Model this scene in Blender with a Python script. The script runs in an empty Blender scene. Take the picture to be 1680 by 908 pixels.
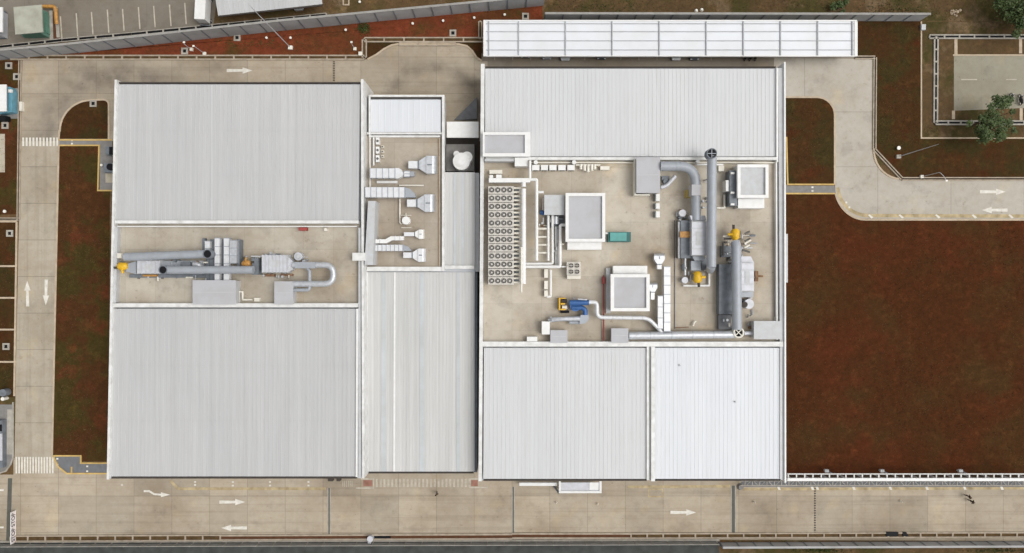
import bpy, bmesh, math, random
from mathutils import Vector
random.seed(7)
R = math.radians
SC = bpy.context.scene
COL = SC.collection
# ------------------------------------------------------------------ camera, sky, sun, exposure
H = 112.0                      # height of the drone above the yard, metres
F = 1120.0                     # focal length in photo pixels (24 mm on a 36 mm sensor)
cd = bpy.data.cameras.new('camera'); cd.lens = 24.0; cd.sensor_width = 36.0; cd.clip_start = 0.5; cd.clip_end = 6000
cam = bpy.data.objects.new('camera', cd); COL.objects.link(cam); cam.location = (0, 0, H); SC.camera = cam
SUN_EL, SUN_AZ = 60, 98        # elevation; azimuth measured clockwise from +Y (up in the picture)
w = bpy.data.worlds.new('World'); SC.world = w; w.use_nodes = True
wn = w.node_tree; bgn = wn.nodes['Background']
sky = wn.nodes.new('ShaderNodeTexSky'); sky.sky_type = 'NISHITA'; sky.sun_disc = False
sky.sun_elevation = R(SUN_EL); sky.sun_rotation = R(SUN_AZ); sky.air_density = 1.0; sky.dust_density = 4.0
hs = wn.nodes.new('ShaderNodeHueSaturation'); hs.inputs['Saturation'].default_value = 0.10
wn.links.new(sky.outputs[0], hs.inputs['Color']); wn.links.new(hs.outputs[0], bgn.inputs['Color'])
bgn.inputs['Strength'].default_value = 0.15
sl = bpy.data.lights.new('sun', 'SUN'); sl.energy = 0.95; sl.angle = R(34); sl.color = (1.0, 0.965, 0.91)
so = bpy.data.objects.new('sun', sl); COL.objects.link(so); so.location = (60, 40, 90)
dv = Vector((math.sin(R(SUN_AZ)) * math.cos(R(SUN_EL)), math.cos(R(SUN_AZ)) * math.cos(R(SUN_EL)), math.sin(R(SUN_EL))))
so.rotation_euler = dv.to_track_quat('Z', 'Y').to_euler()
vs = SC.view_settings; vs.view_transform = 'Standard'; vs.look = 'None'; vs.gamma = 1; vs.use_curve_mapping = False; vs.exposure = 0.11

# ------------------------------------------------------------------ materials
MATS = {}
def _mix(nt, a, b, fac, blend='MIX'):
    m = nt.nodes.new('ShaderNodeMix'); m.data_type = 'RGBA'; m.blend_type = blend
    for sock, v in ((m.inputs[6], a), (m.inputs[7], b), (m.inputs[0], fac)):
        if isinstance(v, (tuple, list)): sock.default_value = (*v, 1) if len(v) == 3 else v
        elif isinstance(v, (int, float)): sock.default_value = v
        else: nt.links.new(v, sock)
    return m.outputs[2]
def _noise(nt, vec, scale, detail=4, rough=.55):
    n = nt.nodes.new('ShaderNodeTexNoise'); n.inputs['Scale'].default_value = scale
    n.inputs['Detail'].default_value = detail; n.inputs['Roughness'].default_value = rough
    nt.links.new(vec, n.inputs['Vector']); return n.outputs['Fac']
def _ramp(nt, x, lo, hi):
    m = nt.nodes.new('ShaderNodeMapRange'); m.inputs[1].default_value = lo; m.inputs[2].default_value = hi
    nt.links.new(x, m.inputs[0]); return m.outputs[0]
def _mul(nt, x, k):
    m = nt.nodes.new('ShaderNodeMath'); m.operation = 'MULTIPLY'; nt.links.new(x, m.inputs[0])
    if isinstance(k, (int, float)): m.inputs[1].default_value = k
    else: nt.links.new(k, m.inputs[1])
    return m.outputs[0]
def _base(name, rough=.6, metal=0.0, scl=(1, 1, 1), spec=None):
    m = bpy.data.materials.new(name); m.use_nodes = True; nt = m.node_tree; b = nt.nodes['Principled BSDF']
    b.inputs['Roughness'].default_value = rough; b.inputs['Metallic'].default_value = metal
    b.inputs['Specular IOR Level'].default_value = spec if spec is not None else (.12 if rough >= .85 or name in ('black', 'dark') else .4)
    g = nt.nodes.new('ShaderNodeNewGeometry'); mp = nt.nodes.new('ShaderNodeMapping'); mp.inputs['Scale'].default_value = scl
    nt.links.new(g.outputs['Position'], mp.inputs['Vector'])
    return m, nt, b, mp.outputs[0]
def _bump(nt, b, h, strength, dist):
    bu = nt.nodes.new('ShaderNodeBump'); bu.inputs['Strength'].default_value = strength; bu.inputs['Distance'].default_value = dist
    nt.links.new(h, bu.inputs['Height']); nt.links.new(bu.outputs[0], b.inputs['Normal'])
def paint(name, col, rough=.5, metal=0.0, var=.18, scale=1.3):
    m, nt, b, v = _base(name, rough, metal)
    n = _ramp(nt, _noise(nt, v, scale, 5), .35, .7)
    d = tuple(c * (1 - var) * f for c, f in zip(col, (1, .985, .95)))
    nt.links.new(_mix(nt, col, d, n), b.inputs['Base Color']); MATS[name] = m; return m
def sheet_roof(name, col, streak=.16, tint=(.93, .94, .95)):
    m, nt, b, v = _base(name, .5, .0)
    mp = nt.nodes.new('ShaderNodeMapping'); mp.inputs['Scale'].default_value = (1.7, .012, 1); nt.links.new(v, mp.inputs[0])
    s1 = _ramp(nt, _noise(nt, mp.outputs[0], 1.0, 6, .75), .36, .66)
    mp2 = nt.nodes.new('ShaderNodeMapping'); mp2.inputs['Scale'].default_value = (.12, .05, 1); nt.links.new(v, mp2.inputs[0])
    s2 = _ramp(nt, _noise(nt, mp2.outputs[0], 1.0, 4), .35, .7)
    mp3 = nt.nodes.new('ShaderNodeMapping'); mp3.inputs['Scale'].default_value = (3.2, .18, 1); nt.links.new(v, mp3.inputs[0])
    s3 = _ramp(nt, _noise(nt, mp3.outputs[0], 1.0, 3), .45, .8)
    c = _mix(nt, col, tuple(x * (1 - streak) for x in col), s1)
    c = _mix(nt, c, tint, _mul(nt, s2, .8), 'MULTIPLY'); c = _mix(nt, c, (.90, .89, .86), _mul(nt, s3, .55), 'MULTIPLY')
    nt.links.new(c, b.inputs['Base Color']); MATS[name] = m
def concrete(name, c1, c2, bw=6, bh=6, joint=.6, mort=.05, stain=(.62, .56, .50), arc=None, sub=.5, off=0.0, edge=None, tyre=None):
    m, nt, b, v = _base(name, .85)
    br = nt.nodes.new('ShaderNodeTexBrick'); br.offset = off; br.squash = 1
    br.inputs['Scale'].default_value = 1; br.inputs['Brick Width'].default_value = bw; br.inputs['Row Height'].default_value = bh
    br.inputs['Mortar Size'].default_value = mort; br.inputs['Mortar Smooth'].default_value = .3; br.inputs['Bias'].default_value = 0
    br.inputs['Color1'].default_value = (*c1, 1); br.inputs['Color2'].default_value = (*c2, 1)
    br.inputs['Mortar'].default_value = (*[x * joint for x in c1], 1); nt.links.new(v, br.inputs['Vector'])
    a = _ramp(nt, _noise(nt, v, .09, 7, .6), .42, .68); c = _mix(nt, br.outputs['Color'], stain, _mul(nt, a, sub), 'MULTIPLY')
    f = _ramp(nt, _noise(nt, v, .9, 10, .78), .42, .66); c = _mix(nt, c, (.84, .80, .74), _mul(nt, f, .6), 'MULTIPLY')
    q = _ramp(nt, _noise(nt, v, .30, 6, .65), .54, .64); c = _mix(nt, c, (.82, .82, .83), _mul(nt, q, .7), 'MULTIPLY')
    q2 = _ramp(nt, _noise(nt, v, .22, 3, .5), .60, .72); c = _mix(nt, c, (1.12, 1.07, .98), _mul(nt, q2, .9), 'MULTIPLY')
    q3 = _ramp(nt, _noise(nt, v, .8, 5, .6), .66, .72); c = _mix(nt, c, (.66, .60, .52), _mul(nt, q3, .6), 'MULTIPLY')
    q4 = _ramp(nt, _noise(nt, v, 2.4, 3, .5), .70, .74); c = _mix(nt, c, (.55, .52, .48), _mul(nt, q4, .6), 'MULTIPLY')
    if tyre:
        mp = nt.nodes.new('ShaderNodeMapping'); mp.inputs['Scale'].default_value = tyre; nt.links.new(v, mp.inputs[0])
        tn = _ramp(nt, _noise(nt, mp.outputs[0], 1.0, 5, .7), .50, .68); c = _mix(nt, c, (.80, .79, .78), _mul(nt, tn, .8), 'MULTIPLY')
    if arc:
        for (cx, cy, r0, wd, k) in arc:
            d = nt.nodes.new('ShaderNodeVectorMath'); d.operation = 'DISTANCE'; d.inputs[1].default_value = (cx, cy, 0.01)
            nt.links.new(v, d.inputs[0])
            s = nt.nodes.new('ShaderNodeMath'); s.operation = 'SUBTRACT'; s.inputs[1].default_value = r0; nt.links.new(d.outputs['Value'], s.inputs[0])
            ab = nt.nodes.new('ShaderNodeMath'); ab.operation = 'ABSOLUTE'; nt.links.new(s.outputs[0], ab.inputs[0])
            rr = _ramp(nt, ab.outputs[0], wd, wd * .15); nn = _ramp(nt, _noise(nt, v, .35, 5), .25, .6)
            c = _mix(nt, c, (.62, .62, .64), _mul(nt, _mul(nt, rr, nn), k), 'MULTIPLY')
    nt.links.new(c, b.inputs['Base Color']); _bump(nt, b, _noise(nt, v, 3, 6), .2, .02); MATS[name] = m
def lawn(name, brown, olive, red, k_ol=(.5, .62), k_rd=(.52, .66), s=.07):
    m, nt, b, v = _base(name, 1.0, spec=.02)
    n1 = _ramp(nt, _noise(nt, v, s, 6, .62), *k_ol)
    mp = nt.nodes.new('ShaderNodeMapping'); mp.inputs['Location'].default_value = (40, 13, 5); nt.links.new(v, mp.inputs[0])
    n2 = _ramp(nt, _noise(nt, mp.outputs[0], s * 1.3, 6, .62), *k_rd)
    c = _mix(nt, brown, olive, n1); c = _mix(nt, c, red, n2)
    f = _ramp(nt, _noise(nt, v, 1.1, 12, .85), .36, .64); c = _mix(nt, c, (.48, .52, .50), _mul(nt, f, .85), 'MULTIPLY')
    g = _ramp(nt, _noise(nt, v, .45, 12, .82), .52, .68); c = _mix(nt, c, (1.9, 1.75, 1.5), _mul(nt, g, .8), 'MULTIPLY')
    nt.links.new(c, b.inputs['Base Color']); _bump(nt, b, _noise(nt, v, 6, 8, .8), .6, .06); MATS[name] = m
sheet_roof('roof_grey', (.50, .50, .497), .12, (.93, .935, .945)); sheet_roof('roof_white', (.575, .58, .583), .08, (.96, .965, .97))
sheet_roof('roof_bright', (.65, .665, .685), .07, (.96, .97, .99)); sheet_roof('roof_low', (.59, .582, .57), .20, (.88, .90, .90))
paint('white', (.75, .75, .74), .45, var=.08); paint('cream', (.74, .71, .63), .55, var=.12)
paint('parapet', (.73, .73, .715), .5, var=.24, scale=.9); paint('wall', (.52, .54, .57), .6, var=.12, scale=.4)
paint('flat_grey', (.44, .44, .46), .7, var=.08, scale=.5); paint('panel_grey', (.50, .51, .52), .6, var=.1)
paint('duct_grey', (.35, .375, .41), .5, .1, var=.12, scale=.9); paint('casing_grey', (.55, .56, .60), .5, .1, var=.14)
paint('grate', (.10, .10, .085), .8); paint('roof_strip', (.50, .53, .54), .6, var=.15, scale=.3); paint('slate', (.18, .20, .225), .55, .1, var=.3); paint('dark', (.075, .065, .058), .8); paint('black', (.012, .012, .014), .6)
paint('silver', (.58, .60, .63), .44, .5, var=.2, scale=2.2); paint('bright_silver', (.70, .71, .73), .5, .2, var=.12, scale=2)
paint('yellow', (.72, .43, .02), .45, var=.2, scale=3); paint('orange', (.50, .25, .06), .5, var=.4, scale=3)
paint('pale_yellow', (.55, .42, .14), .8, var=.35, scale=.8); paint('blue', (.04, .12, .32), .4, .1, var=.25, scale=2)
paint('teal', (.10, .33, .31), .5, var=.15); paint('dark_teal', (.03, .13, .12), .5); paint('red', (.33, .06, .05), .6, var=.3)
paint('fan_dark', (.13, .125, .115), .6); paint('chiller', (.60, .57, .52), .6, var=.2, scale=3)
paint('kerb', (.52, .42, .31), .9, var=.25, scale=.8); paint('kerb_grey', (.42, .39, .34), .9, var=.3, scale=1)
paint('channel', (.43, .36, .28), .9, var=.3, scale=1.2); paint('trench', (.055, .04, .028), .9, var=.5, scale=1)
paint('trench_mud', (.12, .075, .035), .9, var=.5, scale=1); paint('precast', (.40, .40, .40), .9, var=.22, scale=.35)
paint('precast_top', (.33, .32, .30), .9, var=.2); paint('mark_white', (.72, .69, .62), .8, var=.22, scale=1.6)
paint('mark_faded', (.52, .47, .39), .85, var=.3, scale=1.4); paint('mark_red', (.33, .17, .13), .85, var=.3, scale=1.2)
paint('mark_yellow', (.62, .43, .16), .85, var=.3, scale=.9); paint('path_grey', (.24, .23, .22), .9, var=.2)
paint('verge_dark', (.075, .08, .075), .9, var=.4, scale=.6); paint('line_faded', (.50, .40, .24), .85, var=.45, scale=.9); paint('path_slate', (.175, .18, .19), .9, var=.2); paint('green_roof', (.40, .40, .33), .8, var=.35, scale=.45)
paint('green_wall', (.12, .25, .19), .7, var=.2); paint('cyan_wall', (.14, .33, .42), .4, var=.2); paint('glass', (.03, .04, .05), .12)
paint('rubber', (.02, .02, .02), .8); paint('navy_paint', (.02, .025, .04), .3); paint('silver_paint', (.50, .51, .52), .3, .3)
paint('black_paint', (.015, .015, .018), .3); paint('grey_paint', (.28, .29, .30), .3, .2); paint('trunk', (.10, .07, .045), .9)
paint('skin', (.30, .17, .11), .6); paint('cloth_dark', (.02, .018, .018), .9); paint('cloth_grey', (.07, .06, .055), .9); paint('hair', (.01, .01, .01), .8)
paint('sand_pad', (.47, .42, .33), .9, var=.2); paint('steel_white', (.74, .74, .72), .5); paint('carport_frame', (.42, .43, .45), .5)
paint('light_head', (.85, .83, .76), .4); paint('brick_red', (.22, .075, .045), .9, var=.3); paint('banner', (.80, .73, .73), .6, var=.06)
paint('rust', (.26, .15, .09), .9, var=.5, scale=2); paint('membrane', (.70, .72, .75), .45, var=.06, scale=.3); paint('soil', (.12, .055, .03), .95, var=.3)
def k_(z): return (H - z) / F
def W(px, py, z=0.0): return Vector(((px - 840) * k_(z), (454 - py) * k_(z), z))
cB = W(178, 250)
concrete('road_conc', (.46, .395, .305), (.38, .33, .258), 6.2, 6.0, .66, .05, arc=[(W(195, 245).x, W(195, 245).y, 12.3, 4.2, 1.0), (W(712, 190).x, W(712, 190).y, 8.0, 1.6, .8), (W(770, 230).x, W(770, 230).y, 9.0, 1.0, .35)], sub=.6, tyre=(.022, 1.1, 1))
concrete('road_pale', (.47, .435, .375), (.43, .40, .345), 12, 9, .68, .05, sub=.4)
concrete('road_west', (.44, .39, .31), (.40, .355, .28), 12.4, 6.0, .60, .055, sub=.5, tyre=(1.1, .022, 1))
concrete('deck_conc', (.55, .50, .42), (.49, .445, .375), 4.6, 4.2, .80, .03, sub=.75)
concrete('deck_west', (.52, .475, .40), (.455, .415, .35), 4.6, 4.2, .78, .03, sub=.8)
concrete('deck_brown', (.43, .38, .315), (.385, .34, .28), 4.6, 4.2, .78, .03, sub=.7)
concrete('asphalt', (.22, .195, .16), (.20, .18, .15), 20, 20, .8, .03, sub=.5)
concrete('court', (.33, .305, .24), (.30, .28, .22), 11, 8, .85, .03, sub=.4)
concrete('carpark_conc', (.27, .235, .185), (.24, .21, .17), 2.95, 6, .85, .02, sub=.5)
lawn('lawn_east', (.074, .027, .011), (.072, .036, .014), (.094, .028, .012), (.47, .62), (.5, .66), .07)
lawn('lawn_west', (.082, .036, .015), (.066, .047, .015), (.125, .040, .018), (.48, .56), (.54, .66), .13)
lawn('lawn_north', (.14, .052, .022), (.085, .062, .020), (.20, .052, .025), (.56, .64), (.40, .52), .09)
lawn('lawn_island', (.070, .034, .014), (.056, .040, .015), (.085, .028, .012), (.46, .58), (.55, .7), .16)
lawn('earth', (.15, .092, .047), (.11, .082, .034), (.23, .16, .10), (.48, .60), (.54, .66), .12)
lawn('earth_dark', (.125, .078, .040), (.080, .065, .026), (.20, .135, .08), (.46, .58), (.54, .66), .15)
def leaf_mat():
    m, nt, b, v = _base('leaf', .6)
    n = _ramp(nt, _noise(nt, v, 1.1, 4), .35, .7); n2 = _ramp(nt, _noise(nt, v, 6, 2), .3, .8)
    c = _mix(nt, (.028, .055, .010), (.075, .110, .025), n); c = _mix(nt, c, (.10, .12, .045), _mul(nt, n2, .35))
    nt.links.new(c, b.inputs['Base Color']); MATS['leaf'] = m
leaf_mat()
paint('straw', (.135, .080, .036), 1.0, var=.55, scale=.25)

# ------------------------------------------------------------------ mesh helpers
class MB:
    def __init__(s): s.v = []; s.f = []; s.sm = []
    def add(s, vs_, fs, smooth=False):
        n = len(s.v); s.v += [tuple(p) for p in vs_]; s.f += [tuple(i + n for i in f) for f in fs]; s.sm += [smooth] * len(fs)
        return s
    def wbox(s, x0, y0, x1, y1, z0, z1):
        if x0 > x1: x0, x1 = x1, x0
        if y0 > y1: y0, y1 = y1, y0
        return s.add([(x0, y0, z0), (x1, y0, z0), (x1, y1, z0), (x0, y1, z0), (x0, y0, z1), (x1, y0, z1), (x1, y1, z1), (x0, y1, z1)],
                     [(3, 2, 1, 0), (4, 5, 6, 7), (0, 1, 5, 4), (1, 2, 6, 5), (2, 3, 7, 6), (3, 0, 4, 7)])
    def box(s, px0, py0, px1, py1, z0, z1):           # rectangle read off the photo at the box's top
        a = W(px0, py0, z1); b = W(px1, py1, z1); return s.wbox(a.x, a.y, b.x, b.y, z0, z1)
    def wprism(s, pts, z0, z1):
        n = len(pts); ar = sum(pts[i][0] * pts[(i + 1) % n][1] - pts[(i + 1) % n][0] * pts[i][1] for i in range(n))
        if ar < 0: pts = pts[::-1]
        vv = [(p[0], p[1], z0) for p in pts] + [(p[0], p[1], z1) for p in pts]
        ff = [tuple(range(n - 1, -1, -1)), tuple(range(n, 2 * n))] + [(i, (i + 1) % n, (i + 1) % n + n, i + n) for i in range(n)]
        return s.add(vv, ff)
    def prism(s, pts, z0, z1):
        return s.wprism([(W(p[0], p[1], z1).x, W(p[0], p[1], z1).y) for p in pts], z0, z1)
    def sheet(s, pts, z):
        q = [W(p[0], p[1], z) for p in pts]; n = len(q); ar = sum(q[i].x * q[(i + 1) % n].y - q[(i + 1) % n].x * q[i].y for i in range(n))
        if ar < 0: q = q[::-1]
        return s.add(q, [tuple(range(n))])
    def loft(s, rings, smooth=False, cap=True):
        n = len(rings[0]); vv = [p for r in rings for p in r]; ff = []
        for j in range(len(rings) - 1):
            for i in range(n): ff.append((j * n + i, j * n + (i + 1) % n, (j + 1) * n + (i + 1) % n, (j + 1) * n + i))
        s.add(vv, ff, smooth)
        if cap: s.add(rings[0], [tuple(range(n - 1, -1, -1))]); s.add(rings[-1], [tuple(range(n))])
        return s
    def wtube(s, pts, r, seg=14, cap=True, bend=0):
        pts = [Vector(p) for p in pts]
        if bend:
            out = [pts[0]]
            for i in range(1, len(pts) - 1):
                a, b, c = pts[i - 1], pts[i], pts[i + 1]; d = min(bend, (b - a).length * .48, (c - b).length * .48)
                p0 = b + (a - b).normalized() * d; p1 = b + (c - b).normalized() * d
                for t in (0, .17, .33, .5, .67, .83, 1): out.append(p0 * (1 - t) ** 2 + b * 2 * t * (1 - t) + p1 * t * t)
            pts = out + [pts[-1]]
        rings = []; rr = r if isinstance(r, (list, tuple)) else [r] * len(pts)
        for i, p in enumerate(pts):
            d = (pts[min(i + 1, len(pts) - 1)] - pts[max(i - 1, 0)]).normalized()
            if i == 0: up = Vector((0, 0, 1)) if abs(d.z) < .9 else Vector((1, 0, 0))
            u = d.cross(up).normalized(); up = u.cross(d).normalized()
            rings.append([p + (u * math.cos(2 * math.pi * k / seg) + up * math.sin(2 * math.pi * k / seg)) * rr[i] for k in range(seg)])
        return s.loft(rings, True, cap)
    def tube(s, pts, r, seg=14, cap=True, bend=0): return s.wtube([W(*p) for p in pts], r, seg, cap, bend)
    def cyl(s, px, py, r, z0, z1, seg=20, r1=None):
        c = W(px, py, z1); return s.wtube([(c.x, c.y, z0), (c.x, c.y, z1)], [r, r if r1 is None else r1], seg)
    def rings_on(s, a, b, r, step=1.2, w_=.05):
        a = W(*a); b = W(*b); L = (b - a).length; d = (b - a).normalized(); n = max(1, int(L / step))
        for i in range(n + 1):
            p = a + d * (L * i / n); s.wtube([p - d * w_, p + d * w_], r, 16)
        return s
    def build(s, name, mat, parent=None, label=None):
        me = bpy.data.meshes.new(name); o0 = ROOT.get(parent.name, Vector((0, 0, 0))) if parent else Vector((0, 0, 0))
        me.from_pydata([tuple(Vector(p) - o0) for p in s.v], [], s.f); me.update()
        me.polygons.foreach_set('use_smooth', s.sm); me.materials.append(MATS[mat])
        o = bpy.data.objects.new(name, me); COL.objects.link(o)
        if parent: o.parent = parent; ROOT[o.name] = o0
        if label: o['label'] = label
        return o
ROOT = {}
def thing(name, label, cat, px, py, z=0.0, group=None):
    o = bpy.data.objects.new(name, None); COL.objects.link(o); o.empty_display_size = .3
    o.location = W(px, py, z); ROOT[o.name] = W(px, py, z); tag(o, label, cat, group); return o
def tag(o, label, cat, group=None):
    o['label'] = label; o['category'] = cat
    if group: o['group'] = group
    return o
def struct(name, mb, mat):
    o = mb.build(name, mat); o['kind'] = 'structure'; return o
def solo(name, mb, mat, label, cat, group=None):
    return tag(mb.build(name, mat), label, cat, group)
def dup(root, dx, dy, label, group=None, dz=0):
    r = root.copy(); COL.objects.link(r); r.location = root.location + Vector((dx, dy, dz)); r['label'] = label
    if group: r['group'] = group
    for ch in list(root.children):
        c = ch.copy(); COL.objects.link(c); c.parent = r
        for g in list(ch.children):
            q = g.copy(); COL.objects.link(q); q.parent = c
    return r
def arcp(cx, cy, rx, ry, a0, a1, n=12):
    return [(cx + rx * math.cos(R(a0 + (a1 - a0) * i / n)), cy - ry * math.sin(R(a0 + (a1 - a0) * i / n))) for i in range(n + 1)]
ORD = ['first', 'second', 'third', 'fourth', 'fifth', 'sixth', 'seventh', 'eighth', 'ninth', 'tenth', 'eleventh', 'twelfth', 'thirteenth', 'fourteenth', 'fifteenth', 'sixteenth']
def strip(mb, pts, wd, z0, z1):                      # a mitred band of width wd metres along photo points on the ground
    q = [W(p[0], p[1], 0) for p in pts]; n = len(q); L = []; Rr = []
    for i in range(n):
        d0 = (q[i] - q[i - 1]).normalized() if i else (q[1] - q[0]).normalized(); d1 = (q[i + 1] - q[i]).normalized() if i < n - 1 else d0
        t = (d0 + d1).normalized(); m = Vector((-t.y, t.x, 0)); c = max(.4, m.dot(Vector((-d0.y, d0.x, 0)))); L.append(q[i] + m * wd / 2 / c); Rr.append(q[i] - m * wd / 2 / c)
    rings = [[(Rr[i].x, Rr[i].y, z0), (L[i].x, L[i].y, z0), (L[i].x, L[i].y, z1), (Rr[i].x, Rr[i].y, z1)] for i in range(n)]
    return mb.loft(rings)

# ------------------------------------------------------------------ the ground, lawns, roads
struct('ground', MB().add([(-1500, -1500, 0), (1500, -1500, 0), (1500, 1500, 0), (-1500, 1500, 0)], [(0, 1, 2, 3)]), 'earth')
ISL = [(98, 228)] + [(98, 215)] + arcp(150, 215, 51, 50, 180, 92, 12) + [(168, 164)] + arcp(170, 172, 9, 8, 90, 0, 5) + [(179, 228)]
# yard concrete: everything between the west channel and the halls, then the turning bay, the south road
yard = [(37, 98), (598, 98)] + [(606, 97), (618, 91), (630, 82), (642, 76), (652, 74)] + [(752, 74), (766, 77), (775, 85), (781, 95), (789, 101), (800, 101), (800, 560), (37, 400)]
struct('road', MB().sheet([(37, 98), (598, 98), (606, 97), (618, 91), (630, 82), (642, 76), (652, 74), (752, 74), (766, 77), (775, 85), (781, 95), (789, 101), (800, 101), (800, 232), (190, 232), (34, 232)], .02), 'road_conc')
struct('road', MB().sheet([(34, 232), (98, 232), (86, 752), (24, 752), (27, 560)], .02), 'road_west')
struct('road', MB().sheet([(-60, 779), (22, 779), (22, 752), (88, 752), (108, 776), (600, 776), (1400, 790), (1720, 795), (1720, 888), (1180, 886), (700, 884), (-60, 892)], .02), 'road_conc')
struct('road', MB().sheet([(598, 760), (1290, 760), (1290, 790), (598, 790)], .016), 'road_conc')
struct('road', MB().sheet([(789, 88), (1420, 88), (1420, 108), (789, 112)], .016), 'carpark_conc')
E_in = arcp(1340, 190, 28, 29, 90, 0, 8)
E_out = arcp(1420, 306, 50, 54, 180, 270, 10)
struct('road', MB().sheet([(1270, 95), (1432, 97), (1433, 240)] + arcp(1478, 246, 45, 48, 185, 270, 8) + [(1720, 294), (1720, 360)] + E_out[::-1] + [(1370, 306)] + E_in[::-1] + [(1270, 161)], .024), 'road_pale')
struct('lawn', MB().prism([(97, 240), (163, 240), (163, 312), (180, 312), (176, 757), (135, 757), (135, 748), (86, 748)], 0, .07), 'lawn_west')
struct('lawn', MB().prism(ISL, 0, .07), 'lawn_island')
struct('lawn', MB().prism([(1285, 161)] + [(1340, 161)] + E_in[1:] + [(1368, 303), (1285, 303)], 0, .06), 'lawn_island')
struct('lawn', MB().prism([(1285, 319), (1371, 319)] + arcp(1420, 306, 50, 54, 195, 270, 9) + [(1720, 361), (1720, 779), (1285, 779)], 0, .06), 'lawn_east')
struct('lawn', MB().prism([(1407, 32), (1511, 34), (1511, 226), (1720, 226), (1720, 291), (1480, 291), (1437, 246), (1436, 95), (1407, 93)], 0, .055), 'lawn_island')
struct('lawn', MB().prism([(60, 92), (890, 8), (890, 34), (793, 34), (793, 62), (598, 66), (598, 90), (60, 91)], 0, .05), 'lawn_north')
struct('lawn', MB().prism([(601, 68), (790, 68), (790, 99), (781, 93), (775, 83), (766, 75), (752, 72), (652, 72), (640, 74), (628, 80), (616, 89), (604, 96), (601, 96)], 0, .05), 'lawn_island')
struct('lawn', MB().prism([(-40, 100), (30, 100), (30, 352), (-40, 352)], 0, .05), 'lawn_west')
struct('lawn', MB().prism([(-40, 364), (28, 364), (24, 652), (-40, 652)], 0, .05), 'lawn_island')
struct('parking_lot', MB().sheet([(-60, -60), (420, -60), (356, 0), (350, 40), (60, 68), (-60, 78)], .02), 'asphalt')
struct('path', MB().sheet([(98, 229), (184, 229), (184, 312), (163, 312), (163, 239), (98, 239)], .03), 'path_grey')
struct('path', MB().sheet([(88, 749), (132, 749), (132, 761), (178, 761), (178, 776), (110, 776), (95, 766)], .028), 'path_slate')
struct('path', MB().sheet([(1288, 305), (1369, 305), (1371, 317), (1288, 317)], .03), 'path_grey')
struct('path', MB().sheet([(1286, 225), (1292, 225), (1292, 305), (1286, 305)], .034), 'path_grey')
struct('court', MB().sheet([(1512, 36), (1720, 36), (1720, 225), (1512, 225)], .018), 'earth_dark')
struct('court', MB().sheet([(1565, 92), (1720, 92), (1720, 176), (1565, 182)], .026), 'court')
struct('ground_south', MB().sheet([(1180, 894), (1720, 897), (1720, 1000), (1180, 1000)], .012), 'earth_dark')
struct('path', MB().sheet([(-60, 889), (1180, 887), (1180, 925), (-60, 925)], .012), 'verge_dark')
struct('ground_north', MB().sheet([(888, -60), (1720, -60), (1720, 36), (1510, 34), (888, 22)], .014), 'earth_dark')
# kerbs
kb = MB()
for pts in ([(97, 229)] + ISL[1:] + [(179, 229)], [(97, 239), (86, 749)], [(1286, 160), (1340, 160)] + arcp(1340, 190, 29, 30, 90, 0, 8)[1:] + [(1369, 303)],
            [(1370, 318)] + arcp(1420, 306, 51, 55, 193, 270, 9) + [(1710, 361)], [(603, 98), (618, 90), (630, 81), (642, 75), (652, 73), (752, 73), (766, 76), (775, 84), (782, 95), (790, 100)],
            [(1433, 244)] + arcp(1478, 246, 45, 48, 185, 270, 8), [(28, 364), (24, 650)]):
    strip(kb, pts, .28, 0, .13)
struct('kerb', kb, 'kerb')
kb = MB()
for pts in ([(98, 230), (184, 230)], [(98, 239), (163, 239), (161, 313), (184, 313)], [(88, 748), (133, 748), (133, 760), (178, 760)], [(88, 749), (96, 766), (110, 777), (176, 777)], [(118, 776), (118, 766)],
            [(1290, 225), (1292, 303), (1369, 303)], [(1288, 318), (1370, 318)]):
    strip(kb, pts, .24, 0, .115)
struct('yellow_kerb', kb, 'mark_yellow')
kb = MB()
for y in (437, 489, 541, 594): strip(kb, [(-20, y), (27, y)], .28, 0, .10)
strip(kb, [(-20, 364), (28, 364)], .25, 0, .11)
strip(kb, [(1511, 36), (1511, 227), (1710, 227)], .22, 0, .12)
for x0, y0, x1, y1 in ((1568, 62, 1568, 90), (1674, 62, 1674, 88), (1564, 182, 1564, 196), (1675, 178, 1675, 198)): strip(kb, [(x0, y0), (x1, y1)], .5, 0, .06)
strip(kb, [(1563, 91), (1710, 91)], .25, 0, .09)
struct('kerb', kb, 'kerb')
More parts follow.
